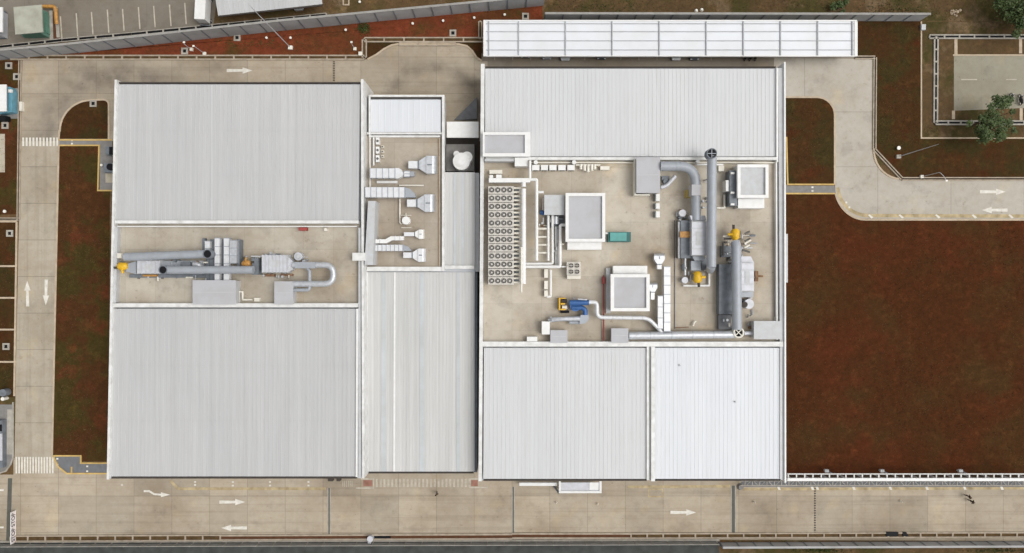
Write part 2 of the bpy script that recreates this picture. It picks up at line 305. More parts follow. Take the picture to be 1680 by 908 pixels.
# drains: two concrete lips, struts and a dark trench
def drain(name, pts, wd, step, lip=.28, mat='channel', tr='trench', h=.22, skip=()):
    mb = MB(); q = [W(p[0], p[1], 0) for p in pts]
    for i in range(len(q) - 1):
        a, b = q[i], q[i + 1]; d = (b - a).normalized(); nrm = Vector((-d.y, d.x, 0)); L = (b - a).length
        for s_ in (-1, 1):
            c0 = a + nrm * s_ * wd / 2; c1 = b + nrm * s_ * wd / 2; hz = h + .004 * (i % 2)
            mb.wprism([((c0 + nrm * lip / 2)[0], (c0 + nrm * lip / 2)[1]), ((c1 + nrm * lip / 2)[0], (c1 + nrm * lip / 2)[1]), ((c1 - nrm * lip / 2)[0], (c1 - nrm * lip / 2)[1]), ((c0 - nrm * lip / 2)[0], (c0 - nrm * lip / 2)[1])], .0, hz)
        if step:
            n = max(1, int(L / step))
            for k in range(n + 1):
                p = a + d * (L * k / n); e = wd / 2 - lip / 2
                mb.wprism([((p + nrm * e + d * .12)[0], (p + nrm * e + d * .12)[1]), ((p + nrm * e - d * .12)[0], (p + nrm * e - d * .12)[1]), ((p - nrm * e - d * .12)[0], (p - nrm * e - d * .12)[1]), ((p - nrm * e + d * .12)[0], (p - nrm * e + d * .12)[1])], .05, h - .01)
    struct(name, mb, mat)
    struct(name + '_bed', strip(MB(), pts, wd, .0, .085), tr)
drain('drain_channel', [(18, 95), (598, 95)], .62, 3.05, .22, tr='trench_mud')
drain('drain_channel', [(598, 95), (598, 66), (793, 66)], .66, 3.05, .2, tr='trench_mud')
drain('drain_channel', [(655, 73), (748, 73)], .42, 3.0, .18, tr='trench')
drain('drain_channel', [(788, 36), (788, 64)], .5, 1.6, .18, tr='trench_mud')
drain('drain_channel', [(34, 100), (31, 361)], .36, 0, .14, tr='trench')
drain('drain_channel', [(-20, 360), (31, 360)], .36, 0, .14, tr='trench')
drain('drain_channel', [(1402, 95), (1435, 95), (1434, 246), (1479, 294), (1720, 294)], .40, 0, .17, tr='trench')
drain('drain_channel', [(18, 883.5), (362, 882)], .85, 2.65, .22, tr='trench_mud')
drain('drain_channel', [(362, 882), (840, 880)], .72, 0, .26, tr='soil')
drain('drain_channel', [(840, 879), (1035, 879)], .72, 0, .26, tr='soil')
drain('drain_channel', [(1035, 879), (1720, 877)], .72, 2.55, .22, tr='trench_mud')
drain('drain_channel', [(1524, 61), (1720, 61)], .55, 2.2, .2, mat='kerb_grey', tr='black')
drain('drain_channel', [(1535, 62), (1534, 202), (1720, 202)], .55, 1.9, .22, mat='kerb_grey', tr='black')
# trench drains across the south road, cross drains, panel gratings
for x, y0, y1, wd in ((540, 801, 888, .22), (842, 799, 886, .20), (1203, 797, 884, .5)):
    struct('trench_grate', strip(MB(), [(x, y0), (x, y1)], wd, .02, .034), 'grate')
    struct('grate_frame', strip(strip(MB(), [(x - 5 * wd - .8, y0), (x - 5 * wd - .8, y1)], .14, .02, .045), [(x + 5 * wd + .8, y0), (x + 5 * wd + .8, y1)], .14, .02, .045), 'kerb_grey')
gb = MB()
for i in range(12): gb.box(546, 101 + i * 2.8, 549.5, 102.6 + i * 2.8, .02, .036)
for i in range(20): gb.box(1335.5, 801 + i * 4.0, 1338.5, 803 + i * 4.0, .02, .036)
struct('road_grating', gb, 'dark')
struct('slide_track', MB().sheet([(13, 785), (20, 785), (17, 888), (10, 888)], .032), 'grate')

# ------------------------------------------------------------------ painted markings
def arrow(px, py, ang, L=4.2, wd=.26):
    c = W(px, py, .03); d = Vector((math.cos(R(ang)), math.sin(R(ang)), 0)); n = Vector((-d.y, d.x, 0))
    a = c - d * L / 2; b = c + d * (L / 2 - 1.6); t = c + d * L / 2
    mb = MB().wprism([((a + n * wd)[0], (a + n * wd)[1]), ((b + n * wd * .8)[0], (b + n * wd * .8)[1]), ((b + n * .52)[0], (b + n * .52)[1]), (t[0], t[1]), ((b - n * .52)[0], (b - n * .52)[1]), ((b - n * wd * .8)[0], (b - n * wd * .8)[1]), ((a - n * wd)[0], (a - n * wd)[1])], .024, .036)
    struct('arrow_marking', mb, 'mark_white')
for a in ((393, 116, 0), (381, 824, 0), (384, 866.5, 180), (1121, 841, 0), (1629, 315, 0), (1632, 345, 180), (45, 482, 91), (75.5, 480, -91)): arrow(*a)
mb = strip(MB(), [(236, 806), (245, 806), (253, 811), (266, 812)], .3, .024, .036)
mb.prism([(264, 808), (279, 812), (264, 816)], .024, .037); struct('arrow_marking', mb, 'mark_white')
mb = MB()
for y in (803, 864): mb.box(-8, y, 6, y + 3, .024, .036)
struct('arrow_marking', mb, 'mark_white')
mb = MB()
for i in range(11): mb.box(36.5 + i * 5.6, 226, 39.6 + i * 5.6, 240, .024, .036)
struct('zebra_crossing', mb, 'mark_white')
mb = MB()
for i in range(14): mb.box(25.5 + i * 4.6, 750, 28 + i * 4.6, 777 - max(0, 0), .024, .037)
struct('zebra_crossing', mb, 'mark_white')
mb = MB()
for i in range(25): mb.box(616.5 + i * 6.35, 786, 619.7 + i * 6.35, 799.5, .024, .036)
struct('zebra_crossing', mb, 'mark_faded')
struct('painted_box', MB().sheet([(596, 788), (611, 788), (611, 798), (596, 798)], .027).sheet([(773, 788), (784, 788), (784, 798), (773, 798)], .027), 'mark_red')
mb = MB()
for pts in ([(584, 801), (613, 801), (613, 786), (592, 786)], [(800, 800), (771, 800), (771, 786), (786, 786)]): strip(mb, pts, .22, .02, .038)
struct('painted_line', mb, 'mark_faded')
mb = MB()
for i in range(6): mb.box(562 + i * 3, 789, 563 + i * 3, 799, .024, .036)
struct('painted_line', mb, 'mark_faded')
mb = MB()
for pts in ([(280, 789), (292, 802), (535, 802)], [(1030, 799), (1198, 798)], [(1218, 803), (1710, 801)], [(1064, 803), (1087, 803), (1087, 815), (1064, 815), (1064, 803)]): strip(mb, pts, .42 if len(pts) < 5 else .2, .02, .034)
strip(mb, [(1374, 308)] + arcp(1424, 304, 50, 50, 188, 270, 8) + [(1710, 355)], .55, .02, .038)
struct('yellow_line', mb, 'line_faded')
mb = MB()
for i, x in enumerate((1424, 1474, 1534, 1594, 1654)): mb.prism([(x, 353), (x + 3, 352), (x + 9, 357), (x + 6, 359)], .03, .048)
for p in ((1387, 331), (1392, 339)): mb.box(p[0], p[1], p[0] + 3, p[1] + 3, .03, .048)
for x, y in ((320, 791), (320, 796), (382, 791), (382, 797), (443, 791), (443, 797), (506, 791), (506, 797), (118, 230.5), (118, 236), (1333, 307.5), (1333, 313.5), (94, 753), (94, 763), (143, 765.5), (143, 773.5), (200, 796)): mb.box(x - 1.6, y - 1.3, x + 1.6, y + 1.3, .03, .05)
for x in (1278, 1333, 1341, 1401, 1461, 1521, 1583, 1644): mb.prism([(x - 3, 799), (x + 1, 799), (x + 3, 804), (x - 1, 804)], .03, .05)
struct('painted_mark', mb, 'mark_white')
mb = MB()
for i, (x, y0, y1) in enumerate(((101, 27, 64), (127, 22, 60), (152, 20, 57), (178, 16, 54), (203, 15, 51), (229, 12, 48), (254, 10, 45), (280, 8, 43), (305, 5, 40))): mb.prism([(x - 3, y0), (x - 1, y0), (x + 1.5, y1), (x - .5, y1)], .024, .036)
mb.box(1577, 130, 1603, 131.6, .03, .04); mb.box(1651, 130, 1668, 131.4, .03, .04)
for i in range(13): mb.box(811 + i * 29.6, 90, 812 + i * 29.6, 99, .024, .034)
struct('parking_lines', mb, 'mark_faded')

# ------------------------------------------------------------------ perimeter walls
def panel_wall(label, pts, h, step, mat='precast', cap='precast_top', th=.16, name='boundary_wall'):
    t = thing(name, label, 'wall', pts[0][0], pts[0][1]); q = [W(p[0], p[1], 0) for p in pts]; cp = MB(); posts = MB()
    for i in range(len(q) - 1):
        a, b = q[i], q[i + 1]; d = (b - a).normalized(); n = Vector((-d.y, d.x, 0)); L = (b - a).length; N = max(1, round(L / step))
        for k in range(N):
            p0 = a + d * (L * k / N + .09); p1 = a + d * (L * (k + 1) / N - .09); m = MB()
            m.wprism([((p0 + n * th / 2)[0], (p0 + n * th / 2)[1]), ((p1 + n * th / 2)[0], (p1 + n * th / 2)[1]), ((p1 - n * th / 2)[0], (p1 - n * th / 2)[1]), ((p0 - n * th / 2)[0], (p0 - n * th / 2)[1])], 0, h)
            m.build('wall_panel', mat, t)
            e = a + d * (L * k / N); m = MB(); m.wprism([((e + n * .16 + d * .085)[0], (e + n * .16 + d * .085)[1]), ((e + n * .16 - d * .085)[0], (e + n * .16 - d * .085)[1]), ((e - n * .16 - d * .085)[0], (e - n * .16 - d * .085)[1]), ((e - n * .16 + d * .085)[0], (e - n * .16 + d * .085)[1])], 0, h - .02)
            m.build('post', 'slate', t)
        c0, c1 = a, b
        cp.wprism([((c0 + n * .17)[0], (c0 + n * .17)[1]), ((c1 + n * .17)[0], (c1 + n * .17)[1]), ((c1 - n * .17)[0], (c1 - n * .17)[1]), ((c0 - n * .17)[0], (c0 - n * .17)[1])], h, h + .10)
    cp.build('coping', cap, t); return t
panel_wall('long grey precast wall slanting between the parking lot and the red lawn', [(-12, 99), (130, 86.5), (470, 49), (893, 9)], 3.9, 3.0)
panel_wall('grey precast wall behind the white carport roof', [(893, 33.5), (1509, 34.5)], 2.9, 3.0)
panel_wall('grey precast wall along the south road at the right, beside bare earth', [(1180, 891), (1700, 889)], 1.9, 2.75, cap='precast')
t = thing('metal_fence', 'low dark metal fence along the south edge of the road, left side', 'fence', 0, 900)
m = MB(); f2 = MB()
a = W(-30, 892, 0); b = W(1175, 888, 0)
for z in (.5, 1.0, 1.45): m.wtube([(a.x, a.y, z), (b.x, b.y, z)], .055, 6)
m.build('rail', 'kerb_grey', t)
for i in range(46):
    p = a.lerp(b, i / 45); mm = MB().wbox(p.x - .06, p.y - .06, p.x + .06, p.y + .06, 0, 1.55); mm.build('post', 'kerb_grey', t)
f2.wprism([(a.x, a.y - .05), (b.x, b.y - .05), (b.x, b.y - .11), (a.x, a.y - .11)], 0.06, 1.38); f2.build('mesh_panel', 'slate', t)
struct('footing', strip(MB(), [(-30, 889), (1180, 886)], .35, 0, .16), 'kerb_grey')
drain('drain_channel', [(-30, 81), (101, 67), (215, 57), (536, 25)], .5, 2.6, .12, mat='kerb_grey', tr='black')
solo('parapet_stub', MB().box(1512, 40, 1519, 49, 0, .5), 'panel_grey', 'small pale concrete block at the corner of the grey wall', 'block')

# ------------------------------------------------------------------ buildings
def quad_roof(parent, corners, z, mat, pitch=.62, fall=0.0, name='roof', h=.028):
    """ribbed sheet; corners nw, ne, se, sw in photo pixels; ribs run north-south"""
    nw, ne, se, sw = [W(c[0], c[1], z) for c in corners]; Lx = (ne - nw).length; n = int(Lx / pitch); mb = MB(); v = []; f = []
    top = []
    for i in range(n):
        for o_, hh in ((0, 0), (.38, 0), (.42, h), (.50, h), (.54, 0)):
            t_ = (i + o_) / n; a = nw.lerp(ne, t_); b = sw.lerp(se, t_); top.append((Vector((a.x, a.y, z + hh + fall)), Vector((b.x, b.y, z + hh))))
    top.append((Vector((ne.x, ne.y, z + fall)), Vector((se.x, se.y, z))))
    for a, b in top: v += [a, b]
    for i in range(len(top) - 1): f.append((2 * i, 2 * i + 1, 2 * i + 3, 2 * i + 2))
    mb.add(v, f); return mb.build(name, mat, parent)
def bar(mb, x0, y0, x1, y1, z0, z1): return mb.box(x0, y0, x1, y1, z0, z1)
# ---- west hall
ZP, ZR, ZD = 7.6, 7.15, 6.4
wh = thing('factory_hall', 'large west factory hall with two grey ribbed metal roofs and sunken plant deck', 'building', 385, 454)
def wall_shell(parent, pts, z, th=.3, mat='wall'):
    q = [W(p[0], p[1], z) for p in pts]; mb = MB()
    mb.wprism([(p.x, p.y) for p in q], 0, z - .002); return mb.build('wall', mat, parent)
wall_shell(wh, [(188, 138), (595, 138), (595, 784), (177, 784)], ZD - .3)
quad_roof(wh, [(192, 139), (591, 139), (588, 362), (188, 362)], ZR, 'roof_grey')
quad_roof(wh, [(187, 507), (587, 507), (586, 782), (181, 782)], ZR, 'roof_grey')
m = MB(); m.prism([(188, 363), (590, 363), (589, 503), (184, 503)], ZD - .3, ZD); m.build('roof_deck', 'deck_west', wh)
m = MB(); m.prism([(188, 131), (191.5, 131), (179, 787), (175, 787)], 0, ZP); m.build('parapet', 'parapet', wh)
m = MB(); m.prism([(187.2, 372), (193, 372), (190, 497), (185, 497)], ZD, ZP - .25); m.build('parapet_wall', 'panel_grey', wh)
m = MB(); m.prism([(592, 130), (596, 130), (598, 785), (594, 785)], 0, ZP); m.build('parapet', 'parapet', wh)
m = MB(); m.prism([(584.5, 507), (587.5, 507), (586.5, 783), (583.5, 783)], ZR - .4, ZP - .1); m.build('flashing', 'white', wh)
m = MB(); m.prism([(588, 374), (591.6, 374), (593, 785), (588, 785)], ZR - .6, ZP - .3); m.build('coping', 'panel_grey', wh)
bar(MB(), 188, 362, 588, 367, ZD - .5, ZP - .05).build('parapet', 'parapet', wh)
bar(MB(), 192, 371, 585, 372.5, ZD, ZD + .9).build('cable_tray', 'white', wh)
bar(MB(), 185, 498, 587, 504.5, ZD - .5, ZP - .05).build('parapet', 'parapet', wh)
MB().prism([(191, 137.2), (591, 137.2), (591, 134.8), (191, 134.8)], ZR - .5, ZR - .12).build('gutter', 'dark', wh)
MB().prism([(181, 783), (585, 783), (585, 785.6), (181, 785.6)], ZR - .5, ZR - .12).build('gutter', 'dark', wh)
for x in (192, 194.5): MB().tube([(x, 376, ZD + .5), (x - 2.5, 495, ZD + .5)], .07, 6).build('pipe', 'white', wh)
for x0_, x1_, y0_, y1_ in ((190.5, 590, 139, 362), (184, 586, 507, 782)):
    for q in (.34, .67):
        yy = y0_ + (y1_ - y0_) * q; bar(MB(), x0_, yy - .35, x1_, yy + .35, ZR + .03, ZR + .036).build('sheet_lap', 'roof_grey', wh)
bar(MB(), 346.5, 140, 348.5, 361, ZR + .03, ZR + .045).build('cover_strip', 'roof_white', wh)
# ---- link building
ZL = 5.0; ZLR = 5.6
lk = thing('link_building', 'lower building between the two halls with long streaked roof and fan deck', 'building', 690, 480)
wall_shell(lk, [(604, 158), (727, 158), (727, 284), (779, 284), (779, 773), (600, 773), (604, 440)], ZL - .3)
quad_roof(lk, [(608, 164), (723, 164), (723, 217), (608, 217)], ZLR - .2, 'roof_bright', .9, name='roof', h=.012)
m = MB(); bar(m, 605.5, 156, 729, 159, ZLR - 1.5, ZLR); bar(m, 725, 159.2, 729, 445, ZLR - 1.5, ZLR + .01); bar(m, 605, 159.2, 607.5, 222, ZLR - .5, ZLR - .01); m.build('parapet', 'parapet', lk)
bar(MB(), 607.7, 159.4, 724.7, 161.6, ZLR - .6, ZLR - .35).build('gutter', 'dark', lk)
m = MB(); bar(m, 602, 217.5, 724.7, 220.5, ZLR - .6, ZLR - .1); bar(m, 605, 222.5, 722, 225.5, ZL, ZL + .35); m.build('parapet', 'parapet', lk)
bar(MB(), 602, 223, 724, 438, ZL - .3, ZL).build('roof_deck', 'deck_brown', lk)
bar(MB(), 602, 438, 724.7, 445, ZL - .3, ZLR).build('parapet', 'parapet', lk)
bar(MB(), 606, 226, 608, 310, ZL, ZL + .3).build('pipe', 'white', lk)
bar(MB(), 720, 227, 721.5, 437, ZL, ZL + .3).build('pipe', 'kerb', lk)
quad_roof(lk, [(729.5, 283), (779, 283), (779, 436), (729.5, 436)], ZL, 'roof_low', .5)
bar(MB(), 729.3, 436, 778, 441.5, ZL - .3, ZLR - .05).build('parapet', 'parapet', lk)
quad_roof(lk, [(603.5, 447), (777, 447), (777, 774), (599.5, 774)], ZL, 'roof_low', .5)
m = MB(); m.prism([(601, 447), (603, 447), (599.5, 775), (597.5, 775)], ZL - .5, ZLR - .1); m.build('parapet', 'white', lk)
for x, wd, xo in ((626, 6.5, 0), (689, 6.5, 0), (750, 4, 0)):
    m = MB(); m.prism([(x, 447), (x + wd, 447), (x + wd + 1, 774), (x - 1, 774)], ZL + .02, ZL + .06); m.build('roof_light', 'roof_strip', lk)
for x in (744, 757): bar(MB(), x, 285, x + 4, 436, ZL + .02, ZL + .06).build('roof_light', 'roof_strip', lk)
m = MB(); m.prism([(646, 447), (649, 447), (648, 774), (645, 774)], ZL + .05, ZL + .10); m.build('ridge_cap', 'white', lk)
MB().prism([(598, 775), (777, 775), (777, 777.2), (598, 777.2)], ZL - .5, ZL - .15).build('gutter', 'dark', lk)
MB().prism([(777.5, 447), (783, 447), (783, 775), (777.5, 775)], 2.0, ZL - .9).build('valley_gutter', 'slate', lk)
MB().prism([(779.5, 284), (786, 284), (786, 446), (779.5, 446)], 2.0, ZL - .35).build('valley_gutter', 'panel_grey', lk)
solo('entrance_canopy', MB().box(733, 200, 785, 226, 3.6, 3.9), 'white', 'small white flat canopy over the passage between the halls', 'canopy')
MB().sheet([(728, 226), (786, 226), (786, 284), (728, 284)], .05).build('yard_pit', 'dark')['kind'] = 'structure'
solo('platform', MB().box(732, 237, 778, 281, .06, 2.2), 'path_grey', 'dark brown equipment platform under the white tank', 'platform')
tk = thing('water_tank', 'white round tank with side lobe in the dark pit between halls', 'tank', 757, 266, 2.2)
m = MB().cyl(757, 265, 1.35, 2.2, 4.3, 28); m.wtube([W(757, 265, 4.3), W(757, 265, 4.55)], [1.35, .5], 28); m.build('tank_body', 'white', tk)
MB().cyl(766, 258, .88, 2.2, 4.1, 24).build('tank_lobe', 'white', tk)
MB().cyl(749, 253, .5, 2.2, 3.9, 18).build('tank_lobe', 'white', tk)
MB().tube([(771, 270, 4.2), (764, 274, 4.2)], .1).build('valve', 'dark', tk)
m = MB(); A = [W(783, 163, .05), W(783, 198, .05), W(744, 198, .05)]; up = 1.2
m.add([A[0], A[1], A[2], A[1] + Vector((0, 0, up)), A[0] + Vector((0, 0, up))], [(0, 1, 4), (1, 3, 4), (0, 4, 2), (4, 3, 2), (1, 2, 3), (0, 2, 1)])
solo('loading_ramp', m, 'path_slate', 'dark slate triangular loading ramp beside the white canopy', 'ramp')
# ---- east hall
eh = thing('factory_hall', 'large east factory hall with whiter ribbed roofs around a wide plant deck', 'building', 1037, 454)
wall_shell(eh, [(790, 112), (1287, 112), (1287, 788), (787, 788)], ZD - .3)
quad_roof(eh, [(796, 113), (1273, 113), (1273, 257), (796, 257)], ZR, 'roof_white')
quad_roof(eh, [(794, 571), (1061, 571), (1061, 786), (793, 786)], ZR, 'roof_white')
quad_roof(eh, [(1075, 571), (1280, 571), (1280, 786), (1075, 786)], ZR, 'roof_bright')
bar(MB(), 793, 258, 1276, 566, ZD - .3, ZD).build('roof_deck', 'deck_conc', eh)
m = MB(); m.prism([(789, 105), (795, 105), (790.5, 790), (785, 790)], 0, ZP); m.build('parapet', 'parapet', eh)
m = MB(); m.prism([(1286.5, 102), (1289, 102), (1290, 792), (1287.5, 792)], 0, ZP + .05); m.build('parapet', 'white', eh)
m = MB(); m.prism([(1277, 112), (1286.4, 112), (1287.4, 788), (1281, 788)], ZD - .4, ZP - .3); m.build('coping', 'panel_grey', eh)
m = MB(); m.prism([(1274, 112), (1276.8, 112), (1276.8, 266), (1274, 266)], ZD, ZP - .1); m.prism([(1273, 266.5), (1275, 266.5), (1276, 558), (1274, 558)], ZD, ZP - .4); m.build('flashing', 'white', eh)
bar(MB(), 797, 258, 1276.6, 262.5, ZD - .2, ZP - .05).build('parapet', 'parapet', eh)
bar(MB(), 870, 266, 1272, 268, ZD, ZD + .5).build('cable_tray', 'cream', eh)
bar(MB(), 790.7, 561, 1285, 569, ZD - .2, ZP - .05).build('parapet', 'parapet', eh)
m = MB(); bar(m, 1061.2, 569.2, 1064.5, 788, ZR - .4, ZP - .1); bar(m, 1068.5, 569.2, 1074.7, 790, ZR - .4, ZP - .06); m.build('parapet', 'parapet', eh)
bar(MB(), 1064.7, 569.4, 1068.3, 788, ZR - .4, ZP - .5).build('box_gutter', 'panel_grey', eh)
bar(MB(), 1280.5, 571, 1281.8, 786, ZR - .2, ZP - .2).build('flashing', 'white', eh)
MB().prism([(796, 109.2), (1273, 109.2), (1273, 111.5), (796, 111.5)], ZR - .5, ZR - .12).build('gutter', 'dark', eh)
m = MB(); m.prism([(793, 787), (1061, 787), (1061, 789.4), (793, 789.4)], ZR - .5, ZR - .12); m.prism([(1075, 787), (1280, 787), (1280, 789.4), (1075, 789.4)], ZR - .5, ZR - .12); m.build('gutter', 'dark', eh)
for i, x in enumerate((1116, 1207)): MB().cyl(x, 600 + 60 * i, .12, ZR, ZR + .35, 10).build('vent_pipe', 'panel_grey', eh)
m = MB(); m.box(1288.5, 384, 1292.5, 464, 1.0, 6.0); m.build('wall_ladder_cage', 'panel_grey', eh)

# penthouses with a white rim, a sunken grey roof and a lower white annex
def penthouse(label, x0, y0, x1, y1, z, rim=5, annex=None, roofmat='flat_grey', rr=None):
    t = thing('stair_penthouse', label, 'roof house', (x0 + x1) / 2, (y0 + y1) / 2, ZD, 'stair and lift houses standing on the east hall')
    rt, rb, rl, rx = rr or (rim, rim, rim, rim)
    MB().box(x0 + 1, y0 + 1, x1 - 1, y1 - 1, ZD, z - .5).build('wall', 'parapet', t)
    MB().box(x0 + rl - .5, y0 + rt - .5, x1 - rx + .5, y1 - rb + .5, z - .55, z - .38).build('roof', roofmat, t)
    m = MB(); m.box(x0, y0, x1, y0 + rt, z - .6, z); m.box(x0, y1 - rb, x1, y1, z - .6, z); m.box(x0, y0 + rt + .05, x0 + rl, y1 - rb - .05, z - .6, z); m.box(x1 - rx, y0 + rt + .05, x1, y1 - rb - .05, z - .6, z); m.build('roof_rim', 'white', t)
    if annex: MB().box(*annex, ZD, z - 1.3).build('annex', 'white', t)
    return t
ph0 = penthouse('wide low penthouse with white rim in the north west corner of the east hall', 792, 217, 870, 257, 8.7, 5, None, rr=(4.5, 5.5, 3, 9))
MB().box(795, 260.5, 844, 265, ZD, 8.0).build('annex', 'panel_grey', ph0)
MB().box(844.5, 259, 866, 273, ZD, 8.2).build('annex', 'white', ph0)
penthouse('tall penthouse with grey roof just left of the teal box', 928, 317, 993, 397, 9.4, 5, (931, 397.5, 987, 410))
penthouse('penthouse right of the red pipe, its white annex on the north side', 1002, 450, 1066, 511, 9.4, 5.5, (1006, 436.5, 1062, 449.5))
ph3 = penthouse('smallest square penthouse near the east edge of the plant deck', 1210, 270, 1261, 325, 9.4, 5, (1211, 326, 1254, 342), roofmat='panel_grey')
MB().box(1197, 280, 1209.5, 338, ZD, ZD + 2.0).build('side_lean_to', 'slate', ph3)
MB().box(1191, 296, 1196, 314, ZD, ZD + 1.8).build('panel', 'white', ph3)
for y in (283, 315, 334): MB().box(1199, y, 1205, y + 3, ZD + 1.9, ZD + 2.3).build('vent', 'white', ph3)
for x, y, lb in ((882, 559, 0),): pass

# grey box shafts that straddle the parapets
def shaft(label, x0, y0, x1, y1, z=ZD + 2.2, mat='flat_grey', lip=True, zb=ZD):
    t = thing('duct_shaft', label, 'duct shaft', (x0 + x1) / 2, (y0 + y1) / 2, zb, 'flat grey boxes closing the duct shafts')
    MB().box(x0 + 1.2, y0 + 1.2, x1 - 1.2, y1 - 1.2, zb, z - .12).build('casing', 'panel_grey', t)
    MB().box(x0, y0, x1, y1, z - .12, z).build('lid', mat, t)
    if lip: MB().box(x0 + 3, (y0 + y1) / 2 - .6, x1 - 3, (y0 + y1) / 2 + .2, z, z + .02).build('seam', 'panel_grey', t)
    return t
shaft('largest flat grey box on the west plant deck, below the silver ducts', 316, 460, 387, 500)
shaft('smaller flat grey box on the west deck joined to the U shaped duct', 450, 462, 481, 500)
sh = shaft('tall flat grey box at the north parapet left of the elbow duct', 1044, 258, 1083, 317, ZD + 2.4)
m = MB(); m.box(1041, 262, 1043, 321, ZD, ZD + 1.6); m.box(1043.1, 319, 1066, 321, ZD, ZD + 1.6); m.build('frame', 'cream', sh)
shaft('flat grey box in the south east corner beside the cross braced vent', 1237, 527, 1283, 557, ZD + 2.0, 'panel_grey')
shaft('flat grey box on the south parapet below the blue blower', 903, 542, 931, 563, ZD + 1.8)
shaft('flat grey box at the left end of the long silver pipe', 1003, 539, 1031, 563, ZD + 1.8)
solo('canopy_sheet', MB().box(893, 320, 926, 353, ZD + 1.8, ZD + 1.95), 'panel_grey', 'flat grey canopy sheet over pumps left of the tall penthouse', 'canopy')

# ------------------------------------------------------------------ equipment helpers
def rect_duct(name, label, segs, z, mat='bright_silver', fl='silver', step=.9, group=None, cat='duct', h=.8, zb=None):
    """straight rectangular duct pieces (photo rectangles at height z) with flanges"""
    x0, y0, x1, y1 = segs[0]; zb0 = ZD if zb is None else zb
    t = thing(name, label, cat, (x0 + x1) / 2, (y0 + y1) / 2, zb0, group); st = MB()
    fl = 'duct_grey'
    for s_ in segs:
        x0, y0, x1, y1 = s_; MB().box(x0, y0, x1, y1, z - h, z).build('duct_body', mat, t)
        fm = MB(); hor = (x1 - x0) > (y1 - y0); L = (x1 - x0 if hor else y1 - y0); n = max(2, int(L * .095 / step))
        for i in range(n + 1):
            q = (x0 if hor else y0) + L * i / n
            if hor: fm.box(q - .55, y0 - .6, q + .55, y1 + .6, z - h - .04, z + .06)
            else: fm.box(x0 - .6, q - .55, x1 + .6, q + .55, z - h - .04, z + .06)
        fm.build('flange', fl, t)
        for q in (.15, .85):
            cx, cy = x0 + (x1 - x0) * (q if hor else .5), y0 + (y1 - y0) * (.5 if hor else q); st.box(cx - 1, cy - 1, cx + 1, cy + 1, zb0, z - h)
    st.build('support', 'panel_grey', t); return t
def round_duct(name, label, pts, r, mat='duct_grey', bend=1.2, ringmat=None, group=None, mouth=None, step=1.6, zb=ZD, cat='duct', legs=True):
    t = thing(name, label, cat, pts[0][0], pts[0][1], zb, group)
    MB().tube(pts, r, 18, True, bend).build('duct_pipe', mat, t)
    rg = MB()
    for a, b in zip(pts[:-1], pts[1:]):
        A, B = W(*a), W(*b); L = (B - A).length
        if L > 2 * step:
            d = (B - A) / L; n = int((L - 2 * bend) / step) if L > 2 * bend + step else 1
            for i in range(n + 1):
                p = A + d * (bend + (L - 2 * bend) * i / max(1, n)); rg.wtube([p - d * .03, p + d * .03], r * 1.05, 18)
    if rg.v: rg.build('joint_ring', ringmat or mat, t)
    if legs:
        lg = MB()
        for a, b in zip(pts[:-1], pts[1:]):
            A, B = W(*a), W(*b)
            if (B - A).length > 3:
                for q in (.2, .8):
                    p = A.lerp(B, q)
                    if p.z - r > zb + .1: lg.wbox(p.x - .08, p.y - .08, p.x + .08, p.y + .08, zb, p.z - r * .9)
        if lg.v: lg.build('support', 'panel_grey', t)
    if mouth:
        x, y, z = mouth; c = W(x, y, z)
        mo = MB(); n = 20; ro = [(c + Vector((math.cos(6.2832 * k / n), math.sin(6.2832 * k / n), 0)) * r * 1.12) for k in range(n)]
        ri = [(c + Vector((math.cos(6.2832 * k / n), math.sin(6.2832 * k / n), 0)) * r * .93) for k in range(n)]
        dn = Vector((0, 0, -.8))
        mo.loft([[p + dn * 1.6 for p in ro], ro, ri, [p + dn for p in ri]], True, False)
        cap = mo.build('outlet_ring', 'slate', t)
        MB().wtube([c + dn * .1, c + dn * .2], r * .93, 20).build('outlet_dark', 'black', cap)
        if z > 10.5:
            xb = MB(); xb.wbox(c.x - r * .93, c.y - .04, c.x + r * .93, c.y + .04, z - .06, z - .02); xb.wbox(c.x - .04, c.y - r * .93, c.x + .04, c.y + r * .93, z - .065, z - .025); xb.build('cross_brace', 'duct_grey', cap)
    return t
def pipe(label, pts, r, mat='white', bend=.3, name='pipe', zb=None, cat='pipe', group=None):
    mb = MB().tube(pts, r, 10, True, bend); return solo(name, mb, mat, label, cat, group)
